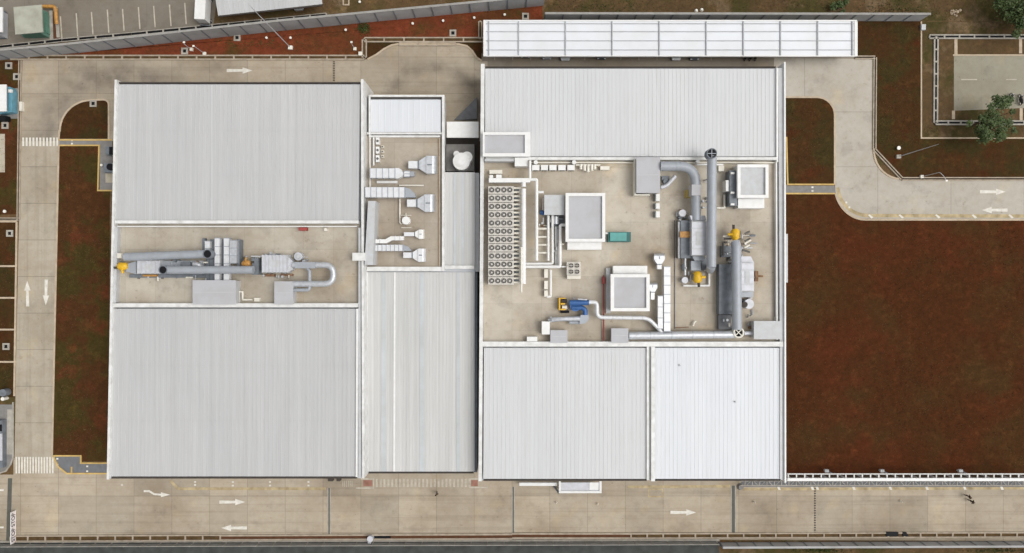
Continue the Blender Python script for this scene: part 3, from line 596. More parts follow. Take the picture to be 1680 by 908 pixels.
def hood(label, px, py, s=1.0, z=ZL + 1.6, zb=ZL, long=1.0, dirn='E', mat='silver', group='fan hoods that blow out over the decks'):
    """throat box, flange, tapered cone, wide outlet box; px,py = centre of the outlet box"""
    t = thing('exhaust_hood', label, 'exhaust hood', px, py, zb, group)
    def T(x, y):                                     # local: x along flow towards the outlet
        if dirn == 'E': return (px + x * s, py + y * s)
        if dirn == 'N': return (px + y * s, py - x * s)
    def pr(pts, z0, z1, nm, mt): MB().prism([T(*p) for p in pts], z0, z1).build(nm, mt, t)
    pr([(-35 * long, -6), (-20, -6), (-20, 6), (-35 * long, 6)], z - 1.2, z - .2, 'fan_box', 'bright_silver')
    pr([(-19.8, -7), (-17.5, -7), (-17.5, 7), (-19.8, 7)], z - 1.3, z - .15, 'flange', 'slate')
    pr([(-17.3, -6.5), (-6, -14), (-6, 14), (-17.3, 6.5)], z - 1.4, z - .15, 'cone', mat)
    # outlet with a down-turned curved back
    q = []; n = 7
    for i in range(n + 1):
        a = R(90 * i / n); q.append((8 * math.sin(a) * 1.0 + 6 * (1 if i else 1) * 0 + 4, z - 1.25 * (1 - math.cos(a))))
    prof = [(-5.8, z), ] + q; ringL = []; ringR = []
    for x, zz in prof: ringL.append(W(*T(x, -14.5), zz)); ringR.append(W(*T(x, 14.5), zz))
    bL = [Vector((p.x, p.y, z - 1.4)) for p in (ringL[-1], ringL[0])]; bR = [Vector((p.x, p.y, z - 1.4)) for p in (ringR[-1], ringR[0])]
    MB().loft([ringL + bL, ringR + bR]).build('outlet', mat, t)
    pr([(-4, -1), (3.5, -1), (3.5, 1), (-4, 1)], z, z + .03, 'seam', 'slate')
    lg = MB()
    for a in ((-30 * long, 0), (-2, -10), (-2, 10)):
        x, y = T(*a); lg.box(x - 1, y - 1, x + 1, y + 1, zb, z - 1.3)
    lg.build('leg', 'panel_grey', t); return t
def burner(label, px, py, ang=0, s=1.0, z=ZD + 1.6, mat='yellow'):
    t = thing('burner', label, 'burner', px, py, ZD, 'burners on the thermal oxidisers')
    c = W(px, py, z); d = Vector((math.cos(R(ang)), math.sin(R(ang)), 0)); n = Vector((-d.y, d.x, 0))
    MB().wtube([c - d * .75 * s, c - d * .5 * s, c + d * .35 * s, c + d * .6 * s], [.28 * s, .5 * s, .55 * s, .3 * s], 12).build('burner_body', mat, t)
    m = MB(); m.wtube([c - d * .1 + n * .35 * s + Vector((0, 0, .3)), c - d * .1 + n * .9 * s + Vector((0, 0, .1))], .17 * s, 8); m.build('motor', mat, t)
    MB().wtube([c + d * .35 * s + n * .2, c + d * 1.1 * s + n * .25], .16 * s, 8).build('gas_pipe', 'dark', t)
    MB().wtube([c - d * .4 * s - n * .45 * s + Vector((0, 0, .1)), c + d * .3 * s - n * .6 * s], .13 * s, 8).build('valve', 'fan_dark', t)
    MB().wbox(c.x - .15, c.y - .15, c.x + .15, c.y + .15, ZD, z - .4).build('pedestal', 'panel_grey', t); return t
def ribbed_unit(label, x0, y0, x1, y1, z, n, hor, zb=ZD, extra=None, mat='casing_grey'):
    t = thing('thermal_oxidiser', label, 'oxidiser', (x0 + x1) / 2, (y0 + y1) / 2, zb, 'ribbed thermal oxidiser units')
    MB().box(x0, y0, x1, y1, zb + .4, z).build('casing', mat, t)
    m = MB(); 
    for i in range(n + 1):
        if hor: q = x0 + (x1 - x0) * i / n; m.box(q - .5, y0 - .8, q + .5, y1 + .8, zb + .35, z + .1)
        else: q = y0 + (y1 - y0) * i / n; m.box(x0 - .8, q - .5, x1 + .8, q + .5, zb + .35, z + .1)
    m.build('rib', 'panel_grey', t)
    m = MB(); m.box(x0 + (x1 - x0) * .3, y0 + (y1 - y0) * .3, x1 - (x1 - x0) * .3, y1 - (y1 - y0) * .3, z, z + .06); m.build('access_panel', 'panel_grey', t)
    m = MB()
    for a in (x0 + 2, x1 - 2):
        for b in (y0 + 2, y1 - 2): m.box(a - 1, b - 1, a + 1, b + 1, zb, zb + .4)
    m.build('foot', 'slate', t); return t

def clutter(u, x0, y0, x1, y1, n, seed, zb=ZD, top=1.3):
    rnd = random.Random(seed)
    for i in range(n):
        x = rnd.uniform(x0, x1); y = rnd.uniform(y0, y1); k = rnd.random(); z = zb + rnd.uniform(.2, top)
        if k < .45:
            L = rnd.uniform(3, 11); hor = rnd.random() < .5; e = (x + (L if hor else 0), y + (0 if hor else L))
            MB().tube([(x, y, z), (e[0], e[1], z), (e[0], e[1], zb + .05)], rnd.choice((.06, .09, .13)), 8, True, .15).build('pipe', rnd.choice(('silver', 'panel_grey', 'cream', 'slate', 'duct_grey')), u)
        elif k < .7: MB().cyl(x, y, rnd.uniform(.12, .28), zb, z, 10).build('valve', rnd.choice(('silver', 'slate', 'panel_grey', 'rust')), u)
        else:
            a, b = rnd.uniform(1.5, 4), rnd.uniform(1.5, 4); MB().box(x, y, x + a, y + b, zb, z).build('control_box', rnd.choice(('panel_grey', 'slate', 'cream', 'fan_dark', 'silver')), u)
# ------------------------------------------------------------------ west deck plant
dk = 'ventilation ducts on the factory roofs'
round_duct('exhaust_duct', 'upper grey round duct with dark open mouth beside the silver ducts', [(205, 422, 8.9), (340, 417, 8.9)], .62, mouth=(340, 417, 9.6), group=dk)
round_duct('exhaust_duct', 'lower grey round duct running from a dark mouth to the orange burner', [(268, 443, 9.3), (416, 443, 9.3)], .58, mouth=(267, 443, 10.0), group=dk)
u = ribbed_unit('white ribbed oxidiser at the left end of the west deck by the yellow burner', 225, 428, 262, 449, ZD + 2.0, 5, True)
m = MB(); m.prism([(207, 434), (223, 429), (223, 450), (207, 446)], ZD + .5, ZD + 1.7); m.build('cone', 'duct_grey', u)
MB().box(262.5, 428, 332, 450, ZD + .5, ZD + 1.5).build('combustion_chamber', 'duct_grey', u)
m = MB(); m.box(234, 451, 257, 454, ZD, ZD + 1); m.build('gas_train', 'orange', u)
m = MB(); m.box(212, 450.5, 340, 456, ZD + .0, ZD + .6); m.build('base_frame', 'slate', u)
MB().tube([(318, 434, ZD + 1.7), (325, 434, ZD + 1.7), (338, 447, ZD + 1.2)], .45, 12, True, .8).build('elbow', 'silver', u)
m = MB(); m.box(296, 430, 312, 438, ZD + 1.5, ZD + 2.1); m.build('housing', 'slate', u)
clutter(u, 212, 450, 310, 456, 12, 1, top=.7); clutter(u, 265, 427, 330, 436, 12, 2, top=2.0); clutter(u, 320, 446, 345, 458, 7, 3, top=1.2)
burner('yellow burner at the far left of the west plant deck', 201, 437, 180, 1.15)
for i, (x0, x1, y0, lb) in enumerate(((336, 344, 396, 'leftmost short silver duct of the bank crossing the west deck'), (352, 360, 391, 'middle silver duct of the bank crossing under the grey pipe'), (367, 376, 391, 'widest silver duct of the bank crossing under the grey pipe'))):
    rect_duct('rectangular_duct', lb, [(x0, y0, x1, 420 if i == 0 else 460)], ZD + 1.9, group=dk, step=1.1)
rect_duct('rectangular_duct', 'broad ribbed silver plenum beside the bank of west deck ducts', [(376.6, 395, 388, 432)], ZD + 2.2, 'silver', 'panel_grey', group=dk, h=1.6)
m = MB(); m.box(344.6, 393, 351.4, 460, ZD, ZD + 1.0); m.box(360.6, 393, 366.4, 460, ZD, ZD + .9); m.box(338, 421, 344, 460, ZD, ZD + .8)
solo('steel_skid', m, 'slate', 'dark steel frame under the silver duct bank', 'frame')
solo('plant_skid', MB().box(388.6, 393, 393, 436, ZD, ZD + 1.5).box(332, 391, 336, 412, ZD, ZD + .8), 'slate', 'dark slate skid at the right of the silver plenum', 'skid')
pipe('white cable tray bent in a Z beside the largest grey box', [(392, 497, ZD + .4), (392, 479, ZD + .4), (398, 479, ZD + .4), (398, 492, ZD + .4), (414, 492, ZD + .4)], .14, 'cream', .05, 'cable_tray', cat='cable tray')
solo('junction_box', MB().box(417, 489, 426, 495, ZD, ZD + .45), 'cream', 'small cream box at the end of the Z shaped tray', 'box')
solo('junction_box', MB().box(192, 416, 199, 424, ZD, ZD + 1.2), 'cream', 'small cream box on the west parapet above the yellow burner', 'box')
u = ribbed_unit('pale ribbed oxidiser left of the silver U bend', 430, 419, 471, 447, ZD + 2.3, 7, True)
MB().box(413, 424, 424, 451, ZD + .3, ZD + 1.9).build('heat_exchanger', 'slate', u)
m = MB(); m.prism([(472, 421), (480, 429), (480, 443), (472, 447)], ZD + .7, ZD + 1.9); m.build('cone', 'casing_grey', u)
m = MB(); m.box(435, 450, 450, 454, ZD, ZD + .7); m.box(460, 450, 480, 453, ZD, ZD + .5); m.build('gas_train', 'rust', u)
m = MB(); m.tube([(412, 421, ZD + 1.7), (430, 421, ZD + 1.7)], .12, 8); m.build('gas_pipe', 'panel_grey', u)
clutter(u, 395, 420, 426, 428, 7, 4, top=1.8); clutter(u, 430, 448, 480, 454, 9, 5, top=.6); clutter(u, 472, 418, 500, 430, 6, 6, top=1.6); clutter(u, 432, 415, 468, 418, 5, 7, top=2.2)
burner('orange burner above the lower grey duct', 405, 433, 0, 1.0, ZD + 1.9, 'orange')
t = thing('fan', 'small round grey fan right of the ribbed oxidiser', 'fan', 488, 421, ZD)
MB().cyl(489, 421, .62, ZD + .3, ZD + 1.5).build('fan_housing', 'casing_grey', t); MB().box(482, 416, 497, 427, ZD, ZD + .4).build('fan_base', 'slate', t)
MB().cyl(489, 421, .3, ZD + 1.5, ZD + 1.75).build('motor', 'panel_grey', t)
u = round_duct('exhaust_duct', 'silver U shaped duct turning back to the smaller grey box', [(480, 435, 8.2), (547, 435, 8.2), (547, 466, 8.2), (481, 466, 8.2)], .46, 'silver', 1.45, group=dk, step=1.1, legs=False)
MB().box(484, 430.5, 517, 440.5, 7.7, 8.75).build('square_section', 'duct_grey', u)
pipe('thin grey duct linking the U bend down to the smaller grey box', [(504, 441, 8.0), (508, 444, 8.0), (508, 476, 8.0), (481, 476, 8.0)], .27, 'duct_grey', .5, 'branch_duct', cat='duct')
solo('hose_box', MB().box(490, 373.5, 503, 378.5, ZD, ZD + .9), 'red', 'small red hose box against the north parapet of the west deck', 'hose box')
solo('lamp', MB().cyl(534, 377, .25, ZD, ZD + .8, 10), 'cream', 'small cream lamp near the red hose box', 'lamp')
u = thing('cable_duct', 'long grey enclosed cable duct bridging the hall parapet', 'duct', 607, 380, ZL)
m = MB(); m.prism([(604, 330), (616, 330), (612, 435), (598, 435)], ZL, ZL + 3.0); m.build('duct_body', 'panel_grey', u)
MB().box(578, 415, 599, 428, ZD, ZL + 3.2).build('branch_box', 'parapet', u)
# ------------------------------------------------------------------ link deck plant
pg = 'small white outdoor units in the corner of the link deck'
for i, y in enumerate((226, 241, 255)):
    t = thing('outdoor_unit', '%s white outdoor unit from the north in the corner column' % ORD[i], 'outdoor unit', 619, y + 5, ZL, pg)
    MB().box(616.5, y, 622, y + 11, ZL, ZL + 1.0).build('casing', 'white', t)
    MB().cyl(619.3, y + 5.5, .2, ZL + 1.0, ZL + 1.05, 12).build('fan', 'fan_dark', t)
for i, y in enumerate((241, 249, 257)):
    t = thing('outdoor_unit', '%s tiny white unit from the north beside the corner column' % ORD[i], 'outdoor unit', 627.5, y, ZL, pg)
    MB().box(625.8, y - 2, 629.2, y + 2, ZL, ZL + .6).build('casing', 'cream', t); MB().cyl(627.5, y, .13, ZL + .6, ZL + .64, 8).build('fan', 'fan_dark', t)
pipe('thin white pipe along the west side of the link deck corner', [(613, 226, ZL + .6), (613, 272, ZL + .6)], .14, 'white')
dc = rect_duct('rectangular_duct', 'upper bright silver duct on the link deck ending in a rounded cap', [(607, 276.5, 648, 292)], ZL + 2.2, group=dk, zb=ZL, h=1.2, step=.85)
MB().prism([(648.3, 276), (654, 276), (659, 279), (661, 284), (659, 290), (653, 293), (648.3, 293)], ZL + 1.0, ZL + 2.15).build('end_cap', 'bright_silver', dc)
dc = rect_duct('rectangular_duct', 'lower bright silver duct on the link deck below the white tray', [(599, 307.5, 664, 324)], ZL + 2.2, group=dk, zb=ZL, h=1.2, step=.8)
MB().prism([(664.3, 307.5), (672, 310), (680, 317), (682, 324), (664.3, 324)], ZL + .8, ZL + 1.9).build('end_cap', 'duct_grey', dc)
dc = rect_duct('rectangular_duct', 'short silver fan duct tucked under the largest hood', [(663, 281, 672, 290)], ZL + 1.3, group=dk, zb=ZL, h=.8)
MB().box(672.3, 281.5, 680, 289.5, ZL + .5, ZL + 1.2).build('end_cap', 'duct_grey', dc)
hood('largest silver exhaust hood, at the north east of the link deck', 705, 270.5, 1.0)
hood('second largest silver hood, right of the lower silver duct', 702, 333.5, .98)
hood('smallest white hood on the link deck, right of the bent duct', 690, 384.5, .52, ZL + 1.4, mat='white', long=1.5)
hood('white hood at the south end of the link deck', 690, 419, .74, ZL + 1.5, mat='bright_silver', long=1.1)
t = thing('rectangular_duct', 'narrow white duct with an S bend on the link deck', 'duct', 640, 394, ZL, dk)
m = MB(); m.prism([(613, 393), (632, 393), (641, 388), (662, 388), (662, 394.5), (643, 394.5), (634, 399.5), (613, 399.5)], ZL + .8, ZL + 1.6); m.build('duct_body', 'white', t)
m = MB(); 
for x, y in ((623, 396), (648, 391), (656, 391)): m.box(x - .4, y - 4, x + .4, y + 4, ZL + .75, ZL + 1.66)
m.build('flange', 'silver', t); MB().box(630, 394, 634, 398, ZL, ZL + .8).build('support', 'panel_grey', t)
dc = rect_duct('rectangular_duct', 'straight white duct at the south end of the link deck', [(613, 402, 661, 412)], ZL + 1.6, group=dk, zb=ZL, h=.9, step=.6)
MB().prism([(661.3, 402), (670, 405), (675, 412), (661.3, 412)], ZL + .6, ZL + 1.4).build('end_cap', 'duct_grey', dc)
solo('cable_tray', MB().box(618, 297, 652, 301, ZL + .3, ZL + .5), 'white', 'white cable tray between the two big silver ducts', 'cable tray')
pipe('white pipe running right from the cable tray to the hoods', [(655, 304.5, ZL + .4), (695, 304.5, ZL + .4)], .13, 'cream')
pipe('thin cream pipe dropping south from the lower silver duct', [(656, 326, ZL + .4), (656, 366, ZL + .4), (659, 368, ZL + .4)], .13, 'cream')
t = thing('water_tank', 'small round white tank on a thin frame, link deck', 'tank', 666, 362, ZL)
MB().cyl(666, 362, .62, ZL + .4, ZL + 1.6, 24).build('tank_body', 'white', t)
m = MB(); 
for y in (353.5, 374): m.tube([(658, y, ZL + .6), (675, y, ZL + .6)], .06, 6)
m.tube([(666, 350, ZL + .6), (666, 356, ZL + .6)], .06, 6); m.box(660, 357, 672, 368, ZL, ZL + .4); m.build('frame', 'cream', t)

# ------------------------------------------------------------------ east deck: chillers
kD = k_(ZD + 2.2); ZC = ZD + 2.2
ch0 = thing('chiller', 'first four fan chiller, at the north end of the long row', 'chiller', 822, 312, ZD, 'four fan chillers in the long row')
MB().box(801, 305.8, 843, 318.4, ZD + .3, ZC).build('casing', 'chiller', ch0)
MB().box(802, 306.5, 842, 318.0, ZD, ZD + .3).build('base', 'slate', ch0)
for x in (806.8, 816.9, 826.8, 836.5):
    c = W(x, 312, ZC); n = 18
    mk = lambda r_, z_: [Vector((c.x + r_ * math.cos(6.2832 * k / n), c.y + r_ * math.sin(6.2832 * k / n), z_)) for k in range(n)]
    f = MB().loft([mk(.39, ZC), mk(.39, ZC + .14), mk(.31, ZC + .14), mk(.31, ZC + .02)], True, False).build('fan_ring', 'fan_dark', ch0)
    MB().wtube([(c.x, c.y, ZC + .004), (c.x, c.y, ZC + .03)], .305, 18).build('fan_grille', 'fan_dark', f)
    MB().wtube([(c.x, c.y, ZC + .04), (c.x, c.y, ZC + .1)], .14, 10).build('fan_hub', 'chiller', f); b = MB()
    for a in range(5):
        A = R(a * 72); u_ = Vector((math.cos(A), math.sin(A), 0)); v_ = Vector((-u_.y, u_.x, 0)); C = Vector((c.x, c.y, ZC + .07))
        b.add([C + u_ * .1 - v_ * .03, C + u_ * .31 - v_ * .09 + Vector((0, 0, -.03)), C + u_ * .31 + v_ * .07 + Vector((0, 0, .02)), C + u_ * .1 + v_ * .05], [(0, 1, 2, 3)])
    b.build('fan_blades', 'path_grey', f)
for q in (-3.2, 3.6): MB().tube([(843, 312 + q, ZC - .7), (855, 312 + q, ZC - .7)], .16, 8).build('water_pipe', 'cream', ch0)
MB().box(843.5, 307, 852, 317.3, ZD, ZD + .6).build('pump_base', 'slate', ch0)
for k in range(1, 12):
    nm = 'last four fan chiller, at the south end of the long row' if k == 11 else '%s four fan chiller from the north end of the long row' % ORD[k]
    dup(ch0, 0, -13.55 * k * kD, nm)
t = thing('pipe_header', 'thick white header pipe right of the chiller row', 'pipe', 859, 310, ZD)
MB().tube([(859, 310, ZC + .1), (859, 466, ZC + .1)], .36, 14).build('header', 'white', t)
MB().tube([(859, 307, ZC + .2), (859, 300, ZC + .2)], .34, 14).build('cap', 'white', t)
MB().tube([(855.5, 406, ZC + .4), (855.5, 480, ZC + .4)], .15, 10).build('return_pipe', 'cream', t)
t = thing('white_duct', 'white boxed pipe run north of the chiller row', 'pipe', 810, 295, ZD)
m = MB(); m.box(802, 292.5, 870, 299.5, ZD + 1.3, ZC + .2); m.build('pipe_box', 'white', t)
m = MB(); m.box(803, 287.5, 809, 292.4, ZD + .9, ZC + .1); m.box(814, 287, 823, 292.4, ZD + .9, ZC + .15); m.build('riser', 'white', t)
m = MB(); m.tube([(869.5, 293, ZC), (869.5, 264, ZC)], .2, 10); m.build('branch_pipe', 'white', t)
m = MB(); m.tube([(868, 295, ZC), (880.5, 295, ZC), (880.5, 428, ZC - .2)], .24, 10, True, .2); m.tube([(880.5, 315.5, ZC), (892, 315.5, ZC)], .2, 10); m.build('down_pipe', 'white', t)
solo('control_box', MB().box(803, 279, 824, 285.5, ZD, ZD + 1.0), 'cream', 'long cream box above the white pipe run', 'box')
cg = 'white condensers under the north parapet'
for i, (x0, x1) in enumerate(((873, 885), (887.5, 899), (901.5, 913), (916, 928), (931, 943))):
    t = thing('condenser', '%s white condenser from the left under the north parapet' % ORD[i], 'condenser', (x0 + x1) / 2, 275, ZD, cg)
    MB().box(x0, 271, x1, 279.5, ZD + .1, ZD + 1.1).build('casing', 'white', t); MB().box(x0 + 1, 272, x1 - 1, 278.5, ZD, ZD + .1).build('base', 'slate', t)
    MB().box(x0 + 2, 279.6, x1 - 2, 280.2, ZD + .3, ZD + .9).build('grille', 'fan_dark', t)
for i, (x, y) in enumerate(((879, 266.5), (942, 266.5))):
    solo('vent_cap', MB().cyl(x, y, .32, ZD, ZD + 1.2, 14), 'white', 'round white vent cap above the %s condenser' % ('leftmost' if i == 0 else 'rightmost'), 'vent')
t = thing('valve_set', 'cream cluster of valves and pipes right of the condensers', 'valves', 965, 274, ZD)
m = MB(); m.tube([(945, 271, ZD + .8), (985, 271, ZD + .8)], .14, 8); m.build('pipe', 'cream', t)
for x in (953, 959, 965, 971, 976): MB().tube([(x, 270, ZD + .9), (x, 283 - abs(x - 965) * .4, ZD + .9)], .22, 8).build('valve', 'cream', t)
solo('control_box', MB().box(985, 273, 1000, 279, ZD, ZD + .8), 'cream', 'low cream box at the right end of the valve cluster', 'box')
pr = thing('pipe_rack', 'ladder of cream pipes between the chillers and tall penthouse', 'pipes', 890, 395, ZD)
m = MB(); m.tube([(882, 375.5, ZD + .9), (899, 375.5, ZD + .9)], .18, 8); m.build('rung', 'cream', pr)
for y in (389, 402, 415): MB().tube([(882, y, ZD + .9), (898, y, ZD + .9)], .16, 8).build('rung', 'cream', pr)
MB().tube([(899.5, 354, ZD + 1.1), (899.5, 428, ZD + 1.1)], .2, 8).build('long_pipe', 'white', pr)
MB().tube([(906.5, 354, ZD + 1.1), (906.5, 433, ZD + 1.1), (856, 433, ZD + 1.1)], .2, 8, True, .3).build('long_pipe', 'white', pr)
MB().tube([(927, 369.5, ZD + 1.4), (919, 369.5, ZD + 1.4), (919, 438, ZD + 1.4), (862, 438, ZD + 1.4)], .24, 8, True, .3).build('long_pipe', 'white', pr)
MB().box(910.5, 372, 915.5, 436, ZD + .2, ZD + .7).build('tray', 'panel_grey', pr)
MB().tube([(919, 438, ZD + 1.3), (930, 438, ZD + 1.3)], .12, 8).build('short_pipe', 'white', pr)
MB().box(896, 353.5, 925, 374, ZD, ZD + .3).build('base', 'slate', pr)
MB().tube([(912, 356, ZD + .9), (912, 368, ZD + .9)], .45, 12).build('pump', 'silver', pr)
MB().tube([(905, 357, ZD + .5), (905, 365, ZD + .5)], .3, 12).build('pump', 'silver', pr)
clutter(pr, 884, 352, 926, 380, 14, 18); clutter(pr, 908, 380, 917, 430, 6, 19)
t = thing('pump', 'small blue pump at the corner of the grey canopy sheet', 'pump', 889, 349, ZD)
MB().tube([(886, 349, ZD + .6), (891, 349, ZD + .6)], .35, 10).build('motor', 'blue', t); MB().cyl(892, 350, .3, ZD, ZD + .8, 10).build('volute', 'blue', t)
pipe('short white pipe left of the grey canopy sheet', [(891, 325, ZD + .8), (891, 345, ZD + .8)], .12, 'cream')
pipe('red fire pipe running south beside the penthouse to the parapet', [(990.5, 452, ZD + .5), (990.5, 559, ZD + .5)], .11, 'red')
solo('hose_box', MB().box(988.5, 455, 993, 466, ZD, ZD + .9), 'red', 'red hose box at the top of the red fire pipe', 'hose box')
solo('platform', MB().box(994.5, 440, 1001.5, 514, ZD, ZD + .6), 'panel_grey', 'narrow grey walkway left of the penthouse by the red pipe', 'walkway')
t = thing('chiller', 'single small four fan unit standing apart on the deck', 'chiller', 941, 444, ZD)
MB().box(930, 430, 953, 452, ZD + .3, ZD + 1.9).build('casing', 'chiller', t); MB().box(931, 431, 952, 458, ZD, ZD + .3).build('base', 'chiller', t)
MB().box(930.5, 452.5, 952.5, 458, ZD + .3, ZD + 1.2).build('pipe_box', 'cream', t)
for fx in (936.8, 946.6):
    for fy in (436, 446.2):
        c = W(fx, fy, ZD + 1.9); z9 = ZD + 1.9; mk = lambda r_, z_: [Vector((c.x + r_ * math.cos(6.2832 * k / 18), c.y + r_ * math.sin(6.2832 * k / 18), z_)) for k in range(18)]
        f = MB().loft([mk(.42, z9), mk(.42, z9 + .14), mk(.35, z9 + .14), mk(.35, z9 + .02)], True, False).build('fan_ring', 'chiller', t)
        MB().wtube([(c.x, c.y, z9 + .004), (c.x, c.y, z9 + .03)], .345, 18).build('fan_grille', 'dark', f)
        b = MB(); b.wbox(c.x - .33, c.y - .03, c.x + .33, c.y + .03, z9 + .06, z9 + .1); b.wbox(c.x - .03, c.y - .33, c.x + .03, c.y + .33, z9 + .065, z9 + .105); b.build('guard', 'chiller', f)
sg = 'narrow split units below the pipe ladder'
for i, y in enumerate((442, 461, 477)):
    t = thing('outdoor_unit', '%s narrow cream unit from the north below the pipe ladder' % ORD[i], 'outdoor unit', 896, y + 6, ZD, sg)
    MB().box(893, y, 899, y + (14 if i < 2 else 10), ZD + .1, ZD + 1.0).build('casing', 'cream', t); MB().box(893.5, y + 1, 898.5, y + 9, ZD, ZD + .1).build('base', 'slate', t)
pipe('white pipe dropping beside the narrow cream units', [(903.5, 443, ZD + .9), (903.5, 487, ZD + .9), (897, 487, ZD + .9)], .18, 'white', .1)
t = thing('generator', 'teal steel box with pale lid right of the tall penthouse', 'generator', 1017, 389, ZD)
MB().box(998, 381, 1035, 397, ZD, ZD + 1.5).build('housing', 'dark_teal', t); MB().box(1001, 382, 1028, 395.5, ZD + 1.5, ZD + 1.75).build('lid', 'teal', t)
MB().tube([(993, 383, ZD + 1.2), (1000, 383, ZD + 1.2)], .14, 8).build('pipe', 'white', t)
# blue blower and its pipes
t = thing('blower', 'blue blower with curved duct and yellow guard on the south deck', 'blower', 942, 502, ZD)
MB().tube([(934, 497, ZD + 1.7), (966, 496.5, ZD + 1.7)], .42, 14).build('intake_duct', 'blue', t)
MB().cyl(944, 502, .85, ZD + .4, ZD + 1.5, 24).build('scroll_casing', 'blue', t)
MB().tube([(938, 505, ZD + 1.3), (955, 505, ZD + 1.3), (960, 509, ZD + 1.3), (960, 517, ZD + 1.3)], .38, 14, True, .6).build('outlet_bend', 'blue', t)
MB().prism([(953, 517), (966, 517), (966, 525), (960, 531), (951, 532), (951, 524)], ZD + .3, ZD + 1.4).build('transition', 'duct_grey', t)
m = MB(); m.box(918, 489, 928, 490.5, ZD + .2, ZD + 1.4); m.box(917, 489, 919.2, 509, ZD + .2, ZD + 1.41); m.box(919.4, 507, 928, 509, ZD + .2, ZD + 1.4); m.box(920, 497.5, 927, 500, ZD + .2, ZD + 1.3); m.build('belt_guard', 'yellow', t)
MB().tube([(922, 494, ZD + .9), (930, 494, ZD + .9)], .3, 10).build('motor', 'dark', t)
MB().tube([(922, 504.5, ZD + .9), (930, 504.5, ZD + .9)], .32, 10).build('motor', 'cream', t)
MB().box(920, 510, 934, 514, ZD, ZD + .5).build('base', 'black', t); MB().cyl(942, 490, .16, ZD + 1.9, ZD + 2.3, 10).build('sensor', 'slate', t)
MB().tube([(948, 491, ZD + 2.2), (963, 492, ZD + 2.2)], .12, 8).build('conduit', 'silver', t)
round_duct('exhaust_duct', 'short silver pipe left of the blue blower bend', [(951, 523, ZD + 1.6), (922, 523.5, ZD + 1.6), (905, 525, ZD + 1.4)], .36, 'silver', .4, group=dk, step=.9)
solo('silencer', MB().tube([(934, 529, ZD + .8), (950, 529, ZD + .8)], .3, 12), 'duct_grey', 'small dark grey silencer under the short silver pipe', 'silencer')
solo('valve', MB().tube([(903.5, 520, ZD + .9), (903.5, 529, ZD + .9)], .22, 10).tube([(899, 525, ZD + .9), (909, 525, ZD + .9)], .18, 10), 'silver', 'silver valve between the white cabinet and short pipe', 'valve')
solo('cabinet', MB().box(889, 528, 902, 549, ZD + .1, ZD + 1.7), 'white', 'bright white upright cabinet left of the blue blower', 'cabinet')
solo('cabinet', MB().box(864.5, 553, 881.5, 560.5, ZD, ZD + 1.3), 'white', 'low white cabinet against the south parapet', 'cabinet')
round_duct('exhaust_duct', 'thin silver pipe from the blue blower under the penthouse to the long pipe', [(966, 496, ZD + 1.7), (979.5, 496, ZD + 1.7), (979.5, 521, ZD + 1.5), (1063, 522, ZD + 1.5), (1086, 545, ZD + 1.3)], .30, 'bright_silver', .9, 'silver', group=dk, step=1.4)
lp = round_duct('exhaust_duct', 'long straight silver pipe along the south edge of the east deck', [(1031, 551, ZD + 1.2), (1205, 549, ZD + 1.2)], .60, 'silver', .1, 'duct_grey', group=dk, step=2.7)
MB().tube([(1112, 548.8, ZD + 1.75), (1140, 548.5, ZD + 1.75)], .1, 6).build('painted_highlight', 'bright_silver', lp)  # brighter strip along the pipe's top, standing in for a highlight
# white duct ladders
rect_duct('rectangular_duct', 'long white duct ladder running south to the long silver pipe', [(1089.5, 438, 1100, 544)], ZD + 1.9, 'bright_silver', 'panel_grey', group=dk, step=1.3)
rect_duct('rectangular_duct', 'shorter white duct beside the long white one, tapered top', [(1079.5, 486, 1088, 540)], ZD + 1.7, 'bright_silver', 'panel_grey', group=dk, step=1.3)
hood('small silver hood pointing north above the white duct ladder', 1082, 423, .6, ZD + 1.9, ZD, dirn='N', long=.9)
t = hood('small silver hood against the right side of the penthouse', 1071, 470, .52, ZD + 1.8, ZD, dirn='N', long=1.2)
wg = 'three white boxes in line below the tall grey box'
for i, (y0, y1) in enumerate(((318.5, 330), (334, 343), (347, 357))):
    t = thing('condenser', '%s of three white boxes below the tall grey box' % ('topmost', 'middle', 'lowest')[i], 'condenser', 1079.5, (y0 + y1) / 2, ZD, wg)
    MB().box(1076.5, y0, 1082.5, y1, ZD + .2, ZD + 1.3).build('casing', 'white', t); MB().box(1073, y0, 1076, y1, ZD, ZD + .4).build('bracket', 'slate', t)
# elbow duct and oxidiser C
round_duct('exhaust_duct', 'thick grey elbow duct from the tall grey box turning south', [(1083, 273, ZD + 2.2), (1141, 273, ZD + 2.2), (1142, 362, ZD + 2.2)], .72, 'duct_grey', 3.0, group=dk, step=2.2, legs=False)
pipe('small grey branch pipe slanting under the elbow duct', [(1084, 308, ZD + 1.0), (1094, 305, ZD + 1.0), (1108, 289, ZD + 1.2)], .3, 'casing_grey', .4, 'branch_duct', cat='duct')
solo('pump', MB().cyl(1093, 298, .45, ZD, ZD + .8, 12).box(1086, 289, 1098, 296, ZD, ZD + .6), 'slate', 'dark pump under the elbow duct beside the tall grey box', 'pump')
solo('damper', MB().box(1135, 303, 1150, 321, ZD + 1.2, ZD + 3.0), 'flat_grey', 'square grey damper box midway down the elbow duct', 'damper')
solo('gas_train', MB().box(1126, 312, 1134, 324, ZD, ZD + 1.2), 'pale_yellow', 'yellowish gas valves left of the damper box', 'valves')
u = ribbed_unit('ribbed grey oxidiser left of the tall vertical duct', 1135, 364, 1159, 419, ZD + 2.9, 5, False)
MB().box(1117, 362, 1134, 424, ZD, ZD + 1.6).build('lower_casing', 'slate', u)
m = MB(); m.prism([(1135, 362.6), (1132, 354), (1157, 354), (1159, 362.6)], ZD + 1, ZD + 2.5); m.build('cone', 'casing_grey', u)
